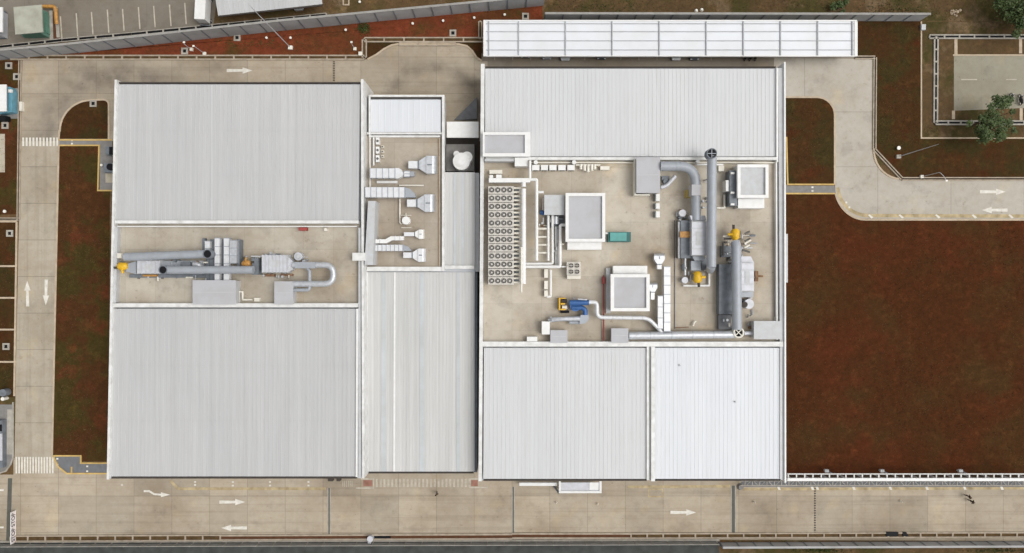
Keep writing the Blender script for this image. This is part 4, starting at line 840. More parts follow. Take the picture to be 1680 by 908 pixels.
m = MB(); m.prism([(1136, 420.6), (1158, 420.6), (1153, 428), (1140, 428)], ZD + .8, ZD + 2.2); m.build('lower_cone', 'duct_grey', u)
MB().box(1134, 428.5, 1150, 444, ZD + .4, ZD + 1.7).build('blower_box', 'duct_grey', u)
MB().box(1116, 380, 1134.5, 390, ZD + 1.5, ZD + 1.9).build('gas_train', 'orange', u)
MB().box(1151, 424, 1165, 444, ZD, ZD + .9).build('base', 'slate', u)
m = MB()
for x in (1107, 1110.5): m.tube([(x, 362, ZD + 1), (x, 424, ZD + 1)], .1, 6)
m.build('cable_tray', 'dark', u); MB().box(1113, 364, 1117, 424, ZD + .6, ZD + 1.2).build('white_tray', 'bright_silver', u)
MB().tube([(1124, 424, ZD + .9), (1124, 452, ZD + .9)], .2, 8).build('pipe', 'silver', u); MB().cyl(1124, 460, .5, ZD, ZD + 1.1, 14).build('pump', 'casing_grey', u)
MB().cyl(1120, 350, .55, ZD, ZD + 1.4, 12).build('fan', 'casing_grey', u)
clutter(u, 1108, 345, 1132, 362, 9, 8); clutter(u, 1118, 424, 1134, 462, 11, 9); clutter(u, 1150, 424, 1164, 446, 6, 10); clutter(u, 1118, 366, 1132, 420, 9, 11, top=2.0); clutter(u, 1148, 290, 1160, 352, 8, 12)
burner('yellow burner at the south end of the ribbed grey oxidiser', 1144, 456, -90, 1.3, ZD + 1.7)
pipe('white L shaped pipe around the lower yellow burner', [(1121, 469, ZD + .5), (1163.5, 469, ZD + .5), (1163.5, 447, ZD + .5)], .17, 'white', .05)
td = round_duct('exhaust_duct', 'tallest grey duct, running south from a cross braced mouth at the parapet', [(1168, 254, 10.2), (1167, 438, 10.2)], .70, 'duct_grey', .3, mouth=(1168, 252, 11.0), group=dk, step=5.5)
MB().tube([(1167, 436, 10.2), (1166, 440, 9.6), (1165, 442, 8.2), (1165, 442, ZD + .8)], .68, 16).build('elbow', 'duct_grey', td)
# stuff by the small penthouse
solo('cable_tray', MB().box(1143, 269, 1187, 271.5, ZD + .9, ZD + 1.1), 'white', 'white cable tray under the north parapet crossing the tallest duct', 'cable tray')
solo('vent_cap', MB().cyl(1145, 265, .28, ZD, ZD + 1.4, 14), 'white', 'round white vent cap left of the tallest duct', 'vent')
solo('condenser', MB().box(1179, 272, 1188, 281, ZD + .1, ZD + .9), 'cream', 'small cream condenser right of the tallest duct', 'condenser')
pipe('white L shaped pipe left of the smallest penthouse', [(1176, 341.5, ZD + .5), (1188.5, 341.5, ZD + .5), (1188.5, 320, ZD + .5)], .17, 'cream', .05)
# oxidiser E
u = ribbed_unit('ribbed grey oxidiser right of the long duct, near the east edge', 1216, 432, 1237, 478, ZD + 3.0, 4, False)
MB().box(1180, 434, 1203, 516, ZD, ZD + 1.5).build('lower_casing', 'slate', u)
MB().box(1203.3, 432, 1215.6, 520, ZD, ZD + 1.3).build('centre_casing', 'duct_grey', u)
MB().box(1179, 517, 1200, 541, ZD, ZD + .9).build('fan_casing', 'path_slate', u)
m = MB(); m.prism([(1214, 421), (1232, 421), (1237, 431.4), (1216, 431.4)], ZD + 1, ZD + 2.5); m.build('cone', 'casing_grey', u)
MB().box(1214, 479, 1236, 488, ZD + .3, ZD + 1.6).build('outlet_box', 'duct_grey', u)
m = MB(); m.cyl(1229, 499, .75, ZD, ZD + 1.5, 18); m.build('fan', 'casing_grey', u); MB().cyl(1222, 500, .45, ZD, ZD + 1.7, 14).build('motor', 'dark', u)
m = MB(); m.box(1239, 445, 1244, 462, ZD, ZD + .5); m.box(1244, 452, 1252, 455, ZD, ZD + .25); m.build('gas_train', 'rust', u)
for a in ((1188, 392, 1200, 392), (1186, 398, 1186, 420), (1222, 384, 1230, 380), (1222, 396, 1231, 392), (1218, 410, 1230, 414)): MB().tube([(a[0], a[1], ZD + 1.2), (a[2], a[3], ZD + 1.2)], .16, 8).build('pipe', 'fan_dark', u)
for a in ((1221, 400, 1232, 394), (1221, 407, 1230, 402), (1186, 388, 1202, 388)): MB().tube([(a[0], a[1], ZD + 1.4), (a[2], a[3], ZD + 1.4)], .15, 8).build('pipe', 'cream', u)
MB().box(1183, 404, 1202, 422, ZD, ZD + .7).build('pump_base', 'slate', u)
clutter(u, 1182, 386, 1202, 430, 14, 13); clutter(u, 1214, 384, 1232, 420, 14, 14); clutter(u, 1182, 440, 1202, 538, 12, 15, top=1.8); clutter(u, 1216, 488, 1236, 510, 9, 16); clutter(u, 1226, 515, 1236, 542, 5, 17, top=.6)
burner('yellow burner at the north end of the long duct near the east edge', 1206, 384, 90, 1.25, ZD + 2.2)
round_duct('exhaust_duct', 'long grey duct from the yellow burner south to the cross braced vent', [(1206, 398, 9.6), (1208, 404, 9.9), (1209, 541, 9.9)], .72, 'duct_grey', .3, group=dk, step=5)
t = thing('round_vent', 'pale round vent with a dark cross, end of the long pipe', 'vent', 1212, 546, ZD)
c = W(1212, 546, ZD + 1.9); mk = lambda r_, z_: [Vector((c.x + r_ * math.cos(6.2832 * k / 22), c.y + r_ * math.sin(6.2832 * k / 22), z_)) for k in range(22)]
MB().loft([mk(.85, ZD + .4), mk(.85, ZD + 1.9), mk(.62, ZD + 1.9), mk(.62, ZD + 1.5)], True, False).build('vent_ring', 'cream', t)
MB().wtube([(c.x, c.y, ZD + 1.4), (c.x, c.y, ZD + 1.55)], .63, 20).build('vent_opening', 'black', t)
m = MB()
for a in (45, 135):
    d = Vector((math.cos(R(a)), math.sin(R(a)), 0)); n = Vector((-d.y, d.x, 0)) * .06; m.wprism([tuple((c + d * .63 + n)[:2]), tuple((c - d * .63 + n)[:2]), tuple((c - d * .63 - n)[:2]), tuple((c + d * .63 - n)[:2])], ZD + 1.7 + .001 * a, ZD + 1.78 + .001 * a)
m.build('cross_brace', 'cream', t)
MB().tube([(1221, 547, ZD + 1.0), (1236, 547, ZD + 1.0)], .3, 10).build('side_pipe', 'casing_grey', t)
# thin cables across the deck
for i, (lb, pts) in enumerate((('thin dark conduit running south past the white duct ladder', [(1107, 424, ZD + .1), (1107, 540, ZD + .1)]), ('thin dark conduit along the east parapet', [(1271, 300, ZD + .1), (1271, 520, ZD + .1)]), ('rusty conduit near the long silver pipe', [(1107, 538, ZD + .1), (1130, 537, ZD + .1)]))):
    pipe(lb, pts, .06, ('slate', 'slate', 'rust')[i], .05, 'conduit', cat='conduit')
solo('hose_reel', MB().tube([(1137, 535, ZD + .5), (1139, 529, ZD + .5), (1142, 527, ZD + .5)], .14, 8), 'cream', 'small cream hose bib near the long silver pipe', 'hose')
# splices for the look of small debris
# ------------------------------------------------------------------ carport
t = thing('carport', 'long white carport with grey frame lines north of the east hall', 'carport', 1100, 62)
Z1 = 3.2
MB().box(795, 35, 1406, 92, Z1 - .12, Z1).build('roof', 'membrane', t)
m = MB(); m.box(793, 33, 797, 92.4, Z1 - .3, Z1 + .1); m.box(797.2, 33, 1406, 35, Z1 - .3, Z1 + .1); m.box(1402, 35.2, 1407, 92.4, Z1 - .3, Z1 + .1); m.box(797.2, 91, 1401.8, 92.8, Z1 - .3, Z1 + .08); m.build('roof_edge', 'white', t)
for y in (39, 52, 67, 82): MB().box(797, y - .5, 1402, y + .5, Z1, Z1 + .12).build('purlin', 'carport_frame', t)
for x in (802, 851, 928, 1004.5, 1082, 1159, 1220, 1281, 1342, 1399):
    MB().box(x - .8, 35, x + .8, 91, Z1 + .003, Z1 + .2).build('rafter', 'carport_frame', t)
    MB().box(x - 1.2, 36.5, x + 1.2, 40, 0, Z1 - .12).build('post', 'carport_frame', t)
# ------------------------------------------------------------------ vehicles
def make_car(label, px, py, ang, paintm, L=4.3, Wd=1.72, Hh=1.5, group=None):
    t = thing('car', label, 'car', px, py, 0, group); t.rotation_euler = (0, 0, R(ang)); o = W(px, py, 0)
    def V(x, y, z): return (o.x + x, o.y + y, z)
    sec = []                                        # (x, half width low, half width high, z of top)
    for x, hw, zt in ((-L / 2, .62, .72), (-L / 2 + .12, .78, .86), (-L / 2 + .8, .86, .95), (-.2, .87, .95), (L / 2 - 1.1, .86, .90), (L / 2 - .3, .80, .74), (L / 2, .60, .62)):
        hw *= Wd / 1.74
        sec.append([V(x, -hw * .94, .25), V(x, -hw, .45), V(x, -hw, zt - .14), V(x, -hw * .9, zt), V(x, hw * .9, zt), V(x, hw, zt - .14), V(x, hw, .45), V(x, hw * .94, .25)])
    MB().loft(sec).build('body', paintm, t)
    cab = []
    for x, hw, zt in ((-L / 2 + .35, .70, .93), (-L / 2 + .95, .64, Hh - .03), (.1, .64, Hh - .03), (L / 2 - 1.35, .74, .90)):
        cab.append([V(x, -.76, .88), V(x, -hw, zt), V(x, hw, zt), V(x, .76, .88)])
    MB().loft(cab).build('window', 'glass', t)
    rf = [[V(x, -.62, Hh - .035), V(x, -.60, Hh + .015), V(x, .60, Hh + .015), V(x, .62, Hh - .035)] for x in (-L / 2 + .95, -L / 2 + 1.1, .0, .12)]
    MB().loft(rf).build('roof', paintm, t)
    for sx in (-L / 2 + .8, L / 2 - .85):
        for sy in (-1, 1):
            wmb = MB().wtube([V(sx, sy * .68 * Wd / 1.72, .32), V(sx, sy * .88 * Wd / 1.72, .32)], .32, 16); w_ = wmb.build('wheel', 'rubber', t)
            MB().wtube([V(sx, sy * .86 * Wd / 1.72, .32), V(sx, sy * .895 * Wd / 1.72, .32)], .18, 12).build('rim', 'silver_paint', w_)
    for sy in (-1, 1):
        MB().wbox(*V(L / 2 - .22, sy * .55 - .14, 0)[:2], *V(L / 2 - .02, sy * .55 + .14, 0)[:2], .55, .68).build('headlight', 'bright_silver', t)
        MB().wbox(*V(-L / 2 - .01, sy * .6 - .12, 0)[:2], *V(-L / 2 + .08, sy * .6 + .12, 0)[:2], .6, .8).build('tail_light', 'red', t)
        MB().wbox(*V(L / 2 - 1.5, sy * .92 - .07, 0)[:2], *V(L / 2 - 1.35, sy * .92 + .07, 0)[:2], .85, 1.0).build('mirror', paintm, t)
    return t
cg = 'cars nosing out from under the carport'
for x, yy, mt, lb in ((862, 75.5, 'black_paint', 'black car deepest in the shade under the left of the carport'), (897, 78, 'grey_paint', 'grey car left of the silver one under the carport'), (927, 80, 'silver_paint', 'silver car showing furthest out of the carport, left group'),
                      (986, 78, 'black_paint', 'black car alone midway along the carport'), (1108, 79.5, 'silver_paint', 'silver car beside the navy one under the carport'), (1138, 79, 'navy_paint', 'dark navy car rightmost under the carport')):
    make_car(lb, x, yy, -90, mt, group=cg)
make_car('silver car half hidden under the grey shed roof', 490, -2, -84, 'silver_paint')
def make_bike(label, px, py, ang, group=None, mt='black_paint'):
    t = thing('motorcycle', label, 'motorcycle', px, py, 0, group); t.rotation_euler = (0, 0, R(ang)); o = W(px, py, 0)
    def V(x, y, z): return Vector((o.x + x, o.y + y, z))
    for x in (-.62, .66):
        n = 16; ring = [V(x + .26 * math.cos(6.2832 * k / n), 0, .3 + .26 * math.sin(6.2832 * k / n)) for k in range(n + 1)]; w_ = MB().wtube(ring, .055, 8, False).build('wheel', 'rubber', t)
        MB().wtube([V(x, -.05, .3), V(x, .05, .3)], .07, 8).build('hub', 'silver_paint', w_)
    MB().loft([[V(-.75, -.08, .62), V(-.75, .08, .62), V(-.75, .05, .75), V(-.75, -.05, .75)], [V(-.3, -.15, .35), V(-.3, .15, .35), V(-.3, .12, .74), V(-.3, -.12, .74)], [V(.2, -.16, .3), V(.2, .16, .3), V(.2, .13, .72), V(.2, -.13, .72)], [V(.5, -.12, .6), V(.5, .12, .6), V(.52, .10, .95), V(.52, -.10, .95)]]).build('body', mt, t)
    MB().loft([[V(-.72, -.11, .75), V(-.72, .11, .75), V(-.72, .11, .82), V(-.72, -.11, .82)], [V(-.2, -.16, .74), V(-.2, .16, .74), V(-.2, .15, .83), V(-.2, -.15, .83)], [V(.15, -.09, .72), V(.15, .09, .72), V(.15, .08, .80), V(.15, -.08, .80)]]).build('seat', 'black', t)
    MB().wtube([V(.36, -.36, 1.02), V(.5, -.2, 1.0), V(.52, 0, .97), V(.5, .2, 1.0), V(.36, .36, 1.02)], .028, 6).build('handlebar', 'dark', t)
    MB().wtube([V(.52, 0, .95), V(.66, 0, .32)], .04, 6).build('fork', 'silver_paint', t)
    MB().wtube([V(.58, 0, .86), V(.66, 0, .86)], .09, 10).build('headlight', 'bright_silver', t); return t
for i, x in enumerate((1221, 1229, 1237)): make_bike('%s motorcycle of three parked side by side at the right of the carport' % ('left', 'middle', 'right')[i], x, 92.5, 90 + (i - 1) * 5, 'motorcycles parked under the carport')
make_bike('dark motorcycle parked on the court near the tree', 1655, 163, 80, 'motorcycles on the court')
make_bike('dark motorcycle near the right edge of the court', 1671, 165, 97, 'motorcycles on the court')
# delivery truck
t = thing('delivery_truck', 'white box truck parked at the end of the lot beside the shed', 'truck', 340, 24); o = W(340, 24, 0)
t.rotation_euler = (0, 0, R(-3))
MB().wbox(o.x - .85, o.y - 1.75, o.x + .85, o.y + 1.75, .7, 2.6).build('cargo_box', 'white', t)
b = MB().loft([[(o.x - .82, o.y + 1.85, .4), (o.x + .82, o.y + 1.85, .4), (o.x + .78, o.y + 1.85, 1.95), (o.x - .78, o.y + 1.85, 1.95)], [(o.x - .82, o.y + 2.7, .4), (o.x + .82, o.y + 2.7, .4), (o.x + .76, o.y + 2.6, 1.93), (o.x - .76, o.y + 2.6, 1.93)], [(o.x - .8, o.y + 3.25, .4), (o.x + .8, o.y + 3.25, .4), (o.x + .72, o.y + 3.15, 1.1), (o.x - .72, o.y + 3.15, 1.1)]]).build('cab', 'white', t)
MB().loft([[(o.x - .7, o.y + 2.62, 1.86), (o.x + .7, o.y + 2.62, 1.86), (o.x + .7, o.y + 2.66, 1.92), (o.x - .7, o.y + 2.66, 1.92)], [(o.x - .68, o.y + 3.14, 1.14), (o.x + .68, o.y + 3.14, 1.14), (o.x + .68, o.y + 3.19, 1.2), (o.x - .68, o.y + 3.19, 1.2)]]).build('windscreen', 'glass', b)
MB().wbox(o.x - .6, o.y - 1.9, o.x + .6, o.y + 2.9, .45, .69).build('chassis', 'dark', t)
MB().wbox(o.x - .8, o.y - 2.05, o.x + .8, o.y - 1.9, .4, .62).build('bumper', 'slate', t)
for sy in (-1.2, 2.4):
    for sx in (-1, 1):
        w_ = MB().wtube([(o.x + sx * .6, o.y + sy, .38), (o.x + sx * .84, o.y + sy, .38)], .38, 16).build('wheel', 'rubber', t); MB().wtube([(o.x + sx * .83, o.y + sy, .38), (o.x + sx * .86, o.y + sy, .38)], .18, 10).build('rim', 'silver_paint', w_)

# ------------------------------------------------------------------ neighbour plots in the north west
t = thing('shed', 'grey ribbed shed roof over parked cars beside the white truck', 'shed', 440, 8)
quad_roof(t, [(345, -50), (520, -62), (529, 7), (358, 26)], 3.4, 'roof_grey', .8)
for x, y in ((366, 12), (420, 6), (475, 0), (518, -4), (352, -40), (515, -50)): MB().box(x - 1, y - 1, x + 1, y + 1, 0, 3.35).build('post', 'panel_grey', t)
m = MB(); m.prism([(357, 25.5), (529, 7), (529, 9.5), (357, 28)], 3.1, 3.3); m.build('gutter', 'dark', t)
t = thing('guard_house', 'small square green building with a stained flat roof', 'building', 58, 40)
MB().prism([(28, 17), (61, 15), (61, 52), (28, 53)], 0, 2.9).build('wall', 'green_wall', t)
MB().prism([(22, 12), (68, 8), (70, 53), (25, 57)], 3.0, 3.2).build('roof', 'green_roof', t)
MB().prism([(27, 16), (62.5, 14), (62.5, 53), (27, 54)], 2.7, 2.995).build('parapet', 'green_wall', t)
m = MB(); m.box(61.2, 24, 62, 42, 1.3, 2.4); m.build('window', 'dark_teal', t)
MB().prism([(60, 14), (74, 18), (77, 54), (62, 56), (36, 60), (34, 56)], .1, .9).build('plinth', 'green_wall', t)
struct('kerb', strip(strip(MB(), [(84, 18), (85, 66)], .5, 0, .12), [(92, 12), (96, 62)], .5, 0, .1), 'kerb_grey')
struct('path', MB().sheet([(86, 20), (93, 20), (98, 64), (88, 66)], .026), 'soil')
pipe('orange pipe bending round the corner by the green building', [(70, 11, .9), (88, 11, .9), (91, 15, .8), (93, 40, .3)], .3, 'orange', .5)
t = thing('building', 'pale blue building cut by the left edge, top corner', 'building', -2, 42); MB().box(-40, 12, 4, 53, 2.5, 2.7).build('roof', 'white', t); MB().box(-40, 14, -6, 55, 0, 2.5).build('wall', 'casing_grey', t); MB().box(-30, 18, 8, 63, .03, .5).build('plinth', 'slate', t)
t = thing('building', 'white roofed cabin with cyan glazed side at the left edge', 'building', 0, 165)
MB().box(-40, 139, 10, 183, 2.4, 2.6).build('roof', 'white', t); MB().box(-40, 142, -2, 182, 0, 2.4).build('wall', 'casing_grey', t); MB().prism([(-2, 141), (17, 143), (20, 150), (20, 184), (-2, 187)], .1, 1.3).build('glazed_bay', 'cyan_wall', t)
MB().box(13, 147, 19, 152, 1.3, 1.6).build('roof_vent', 'white', t); MB().box(-10, 190, 9, 198, 0, 1.2).build('machine', 'black', t)
struct('path', MB().sheet([(-20, 145), (31, 145), (31, 195), (-20, 195)], .06), 'path_grey')
solo('gate_post', MB().box(31.5, 167, 35.5, 182, 0, .6), 'cream', 'short pale block in the west channel beside the cyan cabin', 'block')
struct('path', MB().sheet([(-20, 220), (8, 220), (8, 283), (-20, 283)], .06), 'sand_pad')
# bottom-left gate area
t = thing('guard_house', 'low slate blue enclosure cut by the left edge above the crossing', 'building', 0, 720)
MB().box(-40, 690, 4, 768, 0, 1.0).build('wall', 'slate', t); MB().box(-40, 712, 3, 756, 1.0, 1.15).build('roof_panel', 'casing_grey', t); MB().box(-40, 697, 2.5, 708, 1.0, 1.1).build('skylight', 'black', t)
struct('path', MB().sheet([(-20, 664), (23, 664), (23, 748), (20, 760), (12, 772), (0, 778), (-20, 778)], .045), 'path_grey')
struct('path', MB().sheet([(12, 672), (22, 672), (21, 746), (10, 746)], .053), 'kerb_grey')
struct('kerb', strip(MB(), [(22, 660), (22, 750), (18, 762), (10, 773), (-5, 778)], .22, 0, .13), 'kerb_grey')
t = thing('shrub_pot', 'dark blue grey drum beside the path at the left edge', 'drum', 4, 648); MB().cyl(4, 645, .6, 0, 1.2, 14).build('drum', 'slate', t); MB().cyl(4, 655, .3, 0, 1.0, 12).build('cap', 'light_head', t)
# STOP barrier
t = thing('sliding_gate', 'white gate board reading STOP twice beside the dark gate track', 'gate', 24, 862)
a = W(26.5, 837.5, 0); b = W(25.5, 889, 0); zt = 1.15; L = a.y - b.y
m = MB(); m.wbox(a.x - .05, b.y, a.x, a.y, .12, zt); m.build('board', 'banner', t)
m = MB(); m.wtube([(a.x - .02, b.y, zt + .05), (a.x - .02, a.y, zt + .05)], .05, 8); m.wtube([(a.x - .02, b.y, .1), (a.x - .02, a.y, .1)], .05, 8); m.wtube([(a.x - .02, a.y, .05), (a.x - .02, a.y, zt + .1)], .05, 8); m.wtube([(a.x - .02, b.y, .05), (a.x - .02, b.y, zt + .1)], .05, 8); m.build('frame', 'steel_white', t)
for i in range(4): 
    y = b.y + L * (i + .5) / 4; MB().wtube([(a.x - .1, y, .1), (a.x + .0, y, .1)], .1, 10).build('wheel', 'dark', t)
cu = bpy.data.curves.new('lettering', 'FONT'); cu.body = 'STOP STOP'; cu.align_x = 'CENTER'; cu.align_y = 'CENTER'; cu.size = 1.0; cu.extrude = .008; cu.offset = .012
tmp = bpy.data.objects.new('tmp', cu); COL.objects.link(tmp); bpy.context.view_layer.update()
dg = bpy.context.evaluated_depsgraph_get(); tm = bpy.data.meshes.new_from_object(tmp.evaluated_get(dg)); bpy.data.objects.remove(tmp)
xs = [v.co.x for v in tm.vertices]; sx = (L - .5) / (max(xs) - min(xs)); o0 = ROOT[t.name]; cy = (a.y + b.y) / 2
for v in tm.vertices:
    x, y, z = v.co; v.co = (a.x + .012 + z - o0.x, cy + x * sx - o0.y, .64 + y * 1.05)
tm.materials.clear(); tm.materials.append(MATS['navy_paint']); lo = bpy.data.objects.new('lettering', tm); COL.objects.link(lo); lo.parent = t

# ------------------------------------------------------------------ small yard things
mhg = 'square concrete inspection boxes in the lawns'
mh = None
for i, (x, y, lb) in enumerate(((152.5, 170, 'square concrete box with dark hole in the rounded lawn island'), (388.5, 62, 'square concrete box close under the slanting wall, top left lawn'), (302.5, 84, 'square concrete box near the north drain and short lamp'), (742.5, 54.5, 'square concrete box on the red lawn above the turning bay'),
                                 (861.5, 27, 'square concrete box just north west of the carport'), (14, 108, 'upper of two square concrete boxes near the west channel corner'), (27, 126, 'lower of two square concrete boxes near the west channel corner'), (8, 206, 'square concrete box below the cyan cabin'),
                                 (15.5, 383, 'square concrete box in the first lawn bay along the west road'), (9.5, 568.5, 'square concrete box in the lower lawn bay along the west road'))):
    if mh is None:
        mh = thing('inspection_box', lb, 'drain box', x, y, 0, mhg); c = W(x, y, .2); e, i_ = .55, .27
        m = MB(); m.wbox(c.x - e, c.y - e, c.x + e, c.y - i_, 0, .2); m.wbox(c.x - e, c.y + i_, c.x + e, c.y + e, 0, .2); m.wbox(c.x - e, c.y - i_, c.x - i_, c.y + i_, 0, .199); m.wbox(c.x + i_, c.y - i_, c.x + e, c.y + i_, 0, .199); m.build('rim', 'kerb_grey', mh)
        MB().wbox(c.x - i_, c.y - i_, c.x + i_, c.y + i_, 0, .09).build('opening', 'black', mh); mx, my = x, y
    else: dup(mh, W(x, y, .1).x - W(mx, my, .1).x, W(x, y, .1).y - W(mx, my, .1).y, lb)
t = solo('concrete_ruin', MB().box(562, 0, 564, 9, 0, .2).box(564, 7, 571, 9, 0, .2).box(571, -3, 573, 9, 0, .2), 'kerb', 'broken square concrete frame north of the slanting wall', 'drain box')
def peg(label, x, y, g=None, r_=.22):
    t = thing('garden_light', label, 'garden light', x, y, 0, g); MB().cyl(x, y, .07, 0, .45, 8).build('stem', 'kerb', t); MB().cyl(x, y, r_, .45, .6, 12).build('head', 'light_head', t)
gl = 'short round garden lights on the lawns'
for i, x_y in enumerate(((437, 62), (476.5, 62), (567, 49), (677, 38.5), (727, 34), (778, 29), (828, 24), (590, 3))):
    peg(('tiny round light on red lawn, %s in the row under the slanting wall' % ORD[i]) if i < 7 else 'tiny round light north of the slanting wall, beside the broken frame', *x_y, gl, .2)
peg('tiny round light at the corner of the grey path by the west hall', 166, 271, gl, .2)
peg('round white light north of the mast base, right lawn', 1475, 243, gl, .3)
peg('round white light at the left edge above the lawn bays', 7, 347, gl, .25)
peg('round white light where the slanting wall meets the channel', 13.5, 92, gl, .28)
for lb, x, y, h, r_ in (('tall mast leaning over the shed roof from the red lawn', 476, 78, 16.5, .055), ('tall thin mast on a small block in the right lawn', 1475, 257, 9.5, .055)):
    t = thing('mast', lb, 'mast', x, y, 0, 'tall thin masts on the lawns'); MB().box(x - 3.5, y - 3, x + 3.5, y + 3, 0, .4).build('base', 'kerb_grey' if x > 1000 else 'light_head', t)
    p = W(x, y, 0); MB().wtube([(p.x, p.y, .3), (p.x, p.y, h)], [r_ * 1.5, r_ * .8], 8).build('pole', 'flat_grey', t); MB().wtube([(p.x, p.y, h), (p.x, p.y, h + 1)], [.04, .01], 6).build('tip', 'silver', t)
def lamp(label, x, y, h, ang, al=.8):
    t = thing('street_lamp', label, 'lamp', x, y, 0, 'lamp posts by the drains'); p = W(x, y, 0); d = Vector((math.cos(R(ang)), math.sin(R(ang)), 0)) * al
    MB().box(x - 2.5, y - 2.5, x + 2.5, y + 2.5, 0, .35).build('base', 'cream', t)
    MB().wtube([p + Vector((0, 0, .3)), p + Vector((0, 0, h - .4)), p + d * .5 + Vector((0, 0, h)), p + d + Vector((0, 0, h))], .045, 8, True, .3).build('pole', 'panel_grey', t)
    q = p + d; MB().wbox(q.x - .16, q.y - .12, q.x + .16, q.y + .12, h - .05, h + .08).build('lamp_head', 'light_head', t)
lamp('lamp post by the north drain, left of the tall mast', 335, 88, 3.0, 150, .4)
lamp('short lamp post at the step of the north drain', 582, 80, 2.2, 90, .3)
lamp('lamp post on the lawn near the left concrete box', 313.5, 81, 2.4, 90, .3)
lamp('curved lamp post beside the pale road at the right', 1513, 290, 5.0, -60, 1.6)
solo('concrete_block', MB().box(588, 85, 594, 91, 0, .5), 'cream', 'pale block at the step of the north drain channel', 'block')
solo('pump', MB().cyl(607, 885, .5, 0, 1.0, 12).cyl(606, 891, .3, 0, .7, 10), 'casing_grey', 'small round grey pump in the south drain', 'pump')
struct('drain_opening', MB().box(612, 879, 641, 885, .086, .10), 'black')
struct('drain_opening', MB().box(1454, 873.5, 1474, 880, .086, .26).prism([(1481, 873.5), (1487, 873.5), (1491, 880), (1481, 880)], .086, .262), 'black')
for lb, x, y in (('small white cone on the south road below the steel canopy', 912.5, 824), ('small white cone near the dark grating on the right', 1237, 823), ('small white cone in the middle of the south road', 980, 826.5), ('small white cone on the road right of the dotted grating', 1477, 822)):
    t = thing('traffic_cone', lb, 'cone', x, y, 0, 'small white cones on the south road'); p = W(x, y, 0); MB().wbox(p.x - .2, p.y - .2, p.x + .2, p.y + .2, .03, .08).build('base', 'kerb', t); MB().wtube([(p.x, p.y, .08), (p.x, p.y, .7)], [.16, .04], 12).build('cone', 'light_head', t)
solo('cabinet', MB().box(538, 786, 546, 790, 0, .9), 'dark', 'left of two dark boxes at the foot of the west hall', 'box', 'dark boxes by the west hall wall')
solo('cabinet', MB().box(552, 786, 558, 790, 0, .9), 'dark', 'right of two dark boxes at the foot of the west hall', 'box', 'dark boxes by the west hall wall')
t = thing('machine', 'upper dark slate machine at the west wall on the grey path', 'machine', 180, 250, 0); MB().box(173, 241, 186, 254, 0, 1.5).build('housing', 'slate', t); MB().box(179, 241.5, 186, 253.5, 1.5, 1.8).build('radiator', 'black', t)
t = thing('machine', 'lower dark blue machine with round black fan at the west wall', 'machine', 180, 274, 0); MB().box(170, 268, 186, 283, 0, 1.3).build('housing', 'slate', t); MB().cyl(180, 274, .55, 1.3, 1.7, 14).build('fan', 'black', t)
struct('path', MB().sheet([(173, 285), (186, 285), (186, 300), (173, 300)], .04), 'sand_pad')
# steel canopy and rail on the south wall of the east hall
t = thing('stair_canopy', 'small translucent canopy with white frame on the south wall', 'canopy', 950, 800)
MB().box(920, 792, 984, 808, 1.9, 2.0).build('roof', 'casing_grey', t)
m = MB(); m.box(917, 806, 987, 809.5, 1.9, 2.15); m.box(917, 790, 920, 805.8, 1.9, 2.14); m.box(983.5, 790, 987, 805.8, 1.9, 2.14); m.build('frame', 'white', t)
MB().box(967, 792, 982, 804, 2.0, 2.1).build('panel', 'white', t)
for x in (918.5, 985): MB().box(x - 1, 806, x + 1, 808, 0, 1.9).build('post', 'white', t)
solo('rail', MB().box(852, 792.5, 914, 797.5, .9, 1.3), 'white', 'long white rail left of the small steel canopy', 'rail')
t = solo('leaning_bar', MB().tube([(909, 798, .4), (917, 809, 1.6)], .16, 8), 'slate', 'dark bar slanting down beside the steel canopy', 'bar')
solo('bush', MB().cyl(1216, 800, .6, 0, .5, 12, .4), 'path_grey', 'grey brown mound at the left end of the pipe bridge', 'mound')
# pipe bridge along the lawn
t = thing('pipe_bridge', 'long white lattice pipe bridge along the south edge of the lawn', 'pipe bridge', 1480, 788)
ZB = 3.0; x0, x1 = 1292, 1700
MB().box(x0, 785, x1, 789.6, ZB + .1, ZB + .45).build('pipe_tray', 'white', t)
MB().box(x0, 777.4, x1, 778.8, ZB, ZB + .2).build('chord', 'steel_white', t); MB().box(1215, 796.4, x1, 797.6, ZB - 1.4, ZB - 1.25).build('chord', 'kerb_grey', t)
cr = MB(); dg_ = MB(); n = 30
for i in range(n + 1):
    x = x0 + 1.5 + (x1 - x0 - 3) * i / n; cr.box(x - .9, 779.2, x + .9, 784.8, ZB + .02, ZB + .18)
cr.build('cross_beam', 'steel_white', t, None)
for i in range(40):
    x = 1222 + 12.0 * i
    if x > 1690: break
    dg_.tube([(x, 790, ZB - 1.2), (x, 796.5, ZB - 1.3)], .09, 6)
    dg_.tube([(x + (3 if i % 2 else 9), 790, ZB - 1.2), (x + (9 if i % 2 else 3), 796.5, ZB - 1.3)], .06, 6)
dg_.build('lattice', 'kerb_grey', t)
MB().box(1215, 789.0, x1, 790.2, ZB - 1.5, ZB - 1.3).build('chord', 'kerb_grey', t)
for i in range(14):
    x = 1300 + i * 30; MB().box(x - 1, 786, x + 1, 788, 0, ZB + .1).build('post', 'panel_grey', t)
struct('drain_bed', MB().sheet([(1216, 788), (1720, 788), (1720, 799), (1216, 799)], .04), 'path_slate')
struct('drain_bed', MB().sheet([(1292, 778), (1720, 778), (1720, 788), (1292, 788)], .068), 'trench')
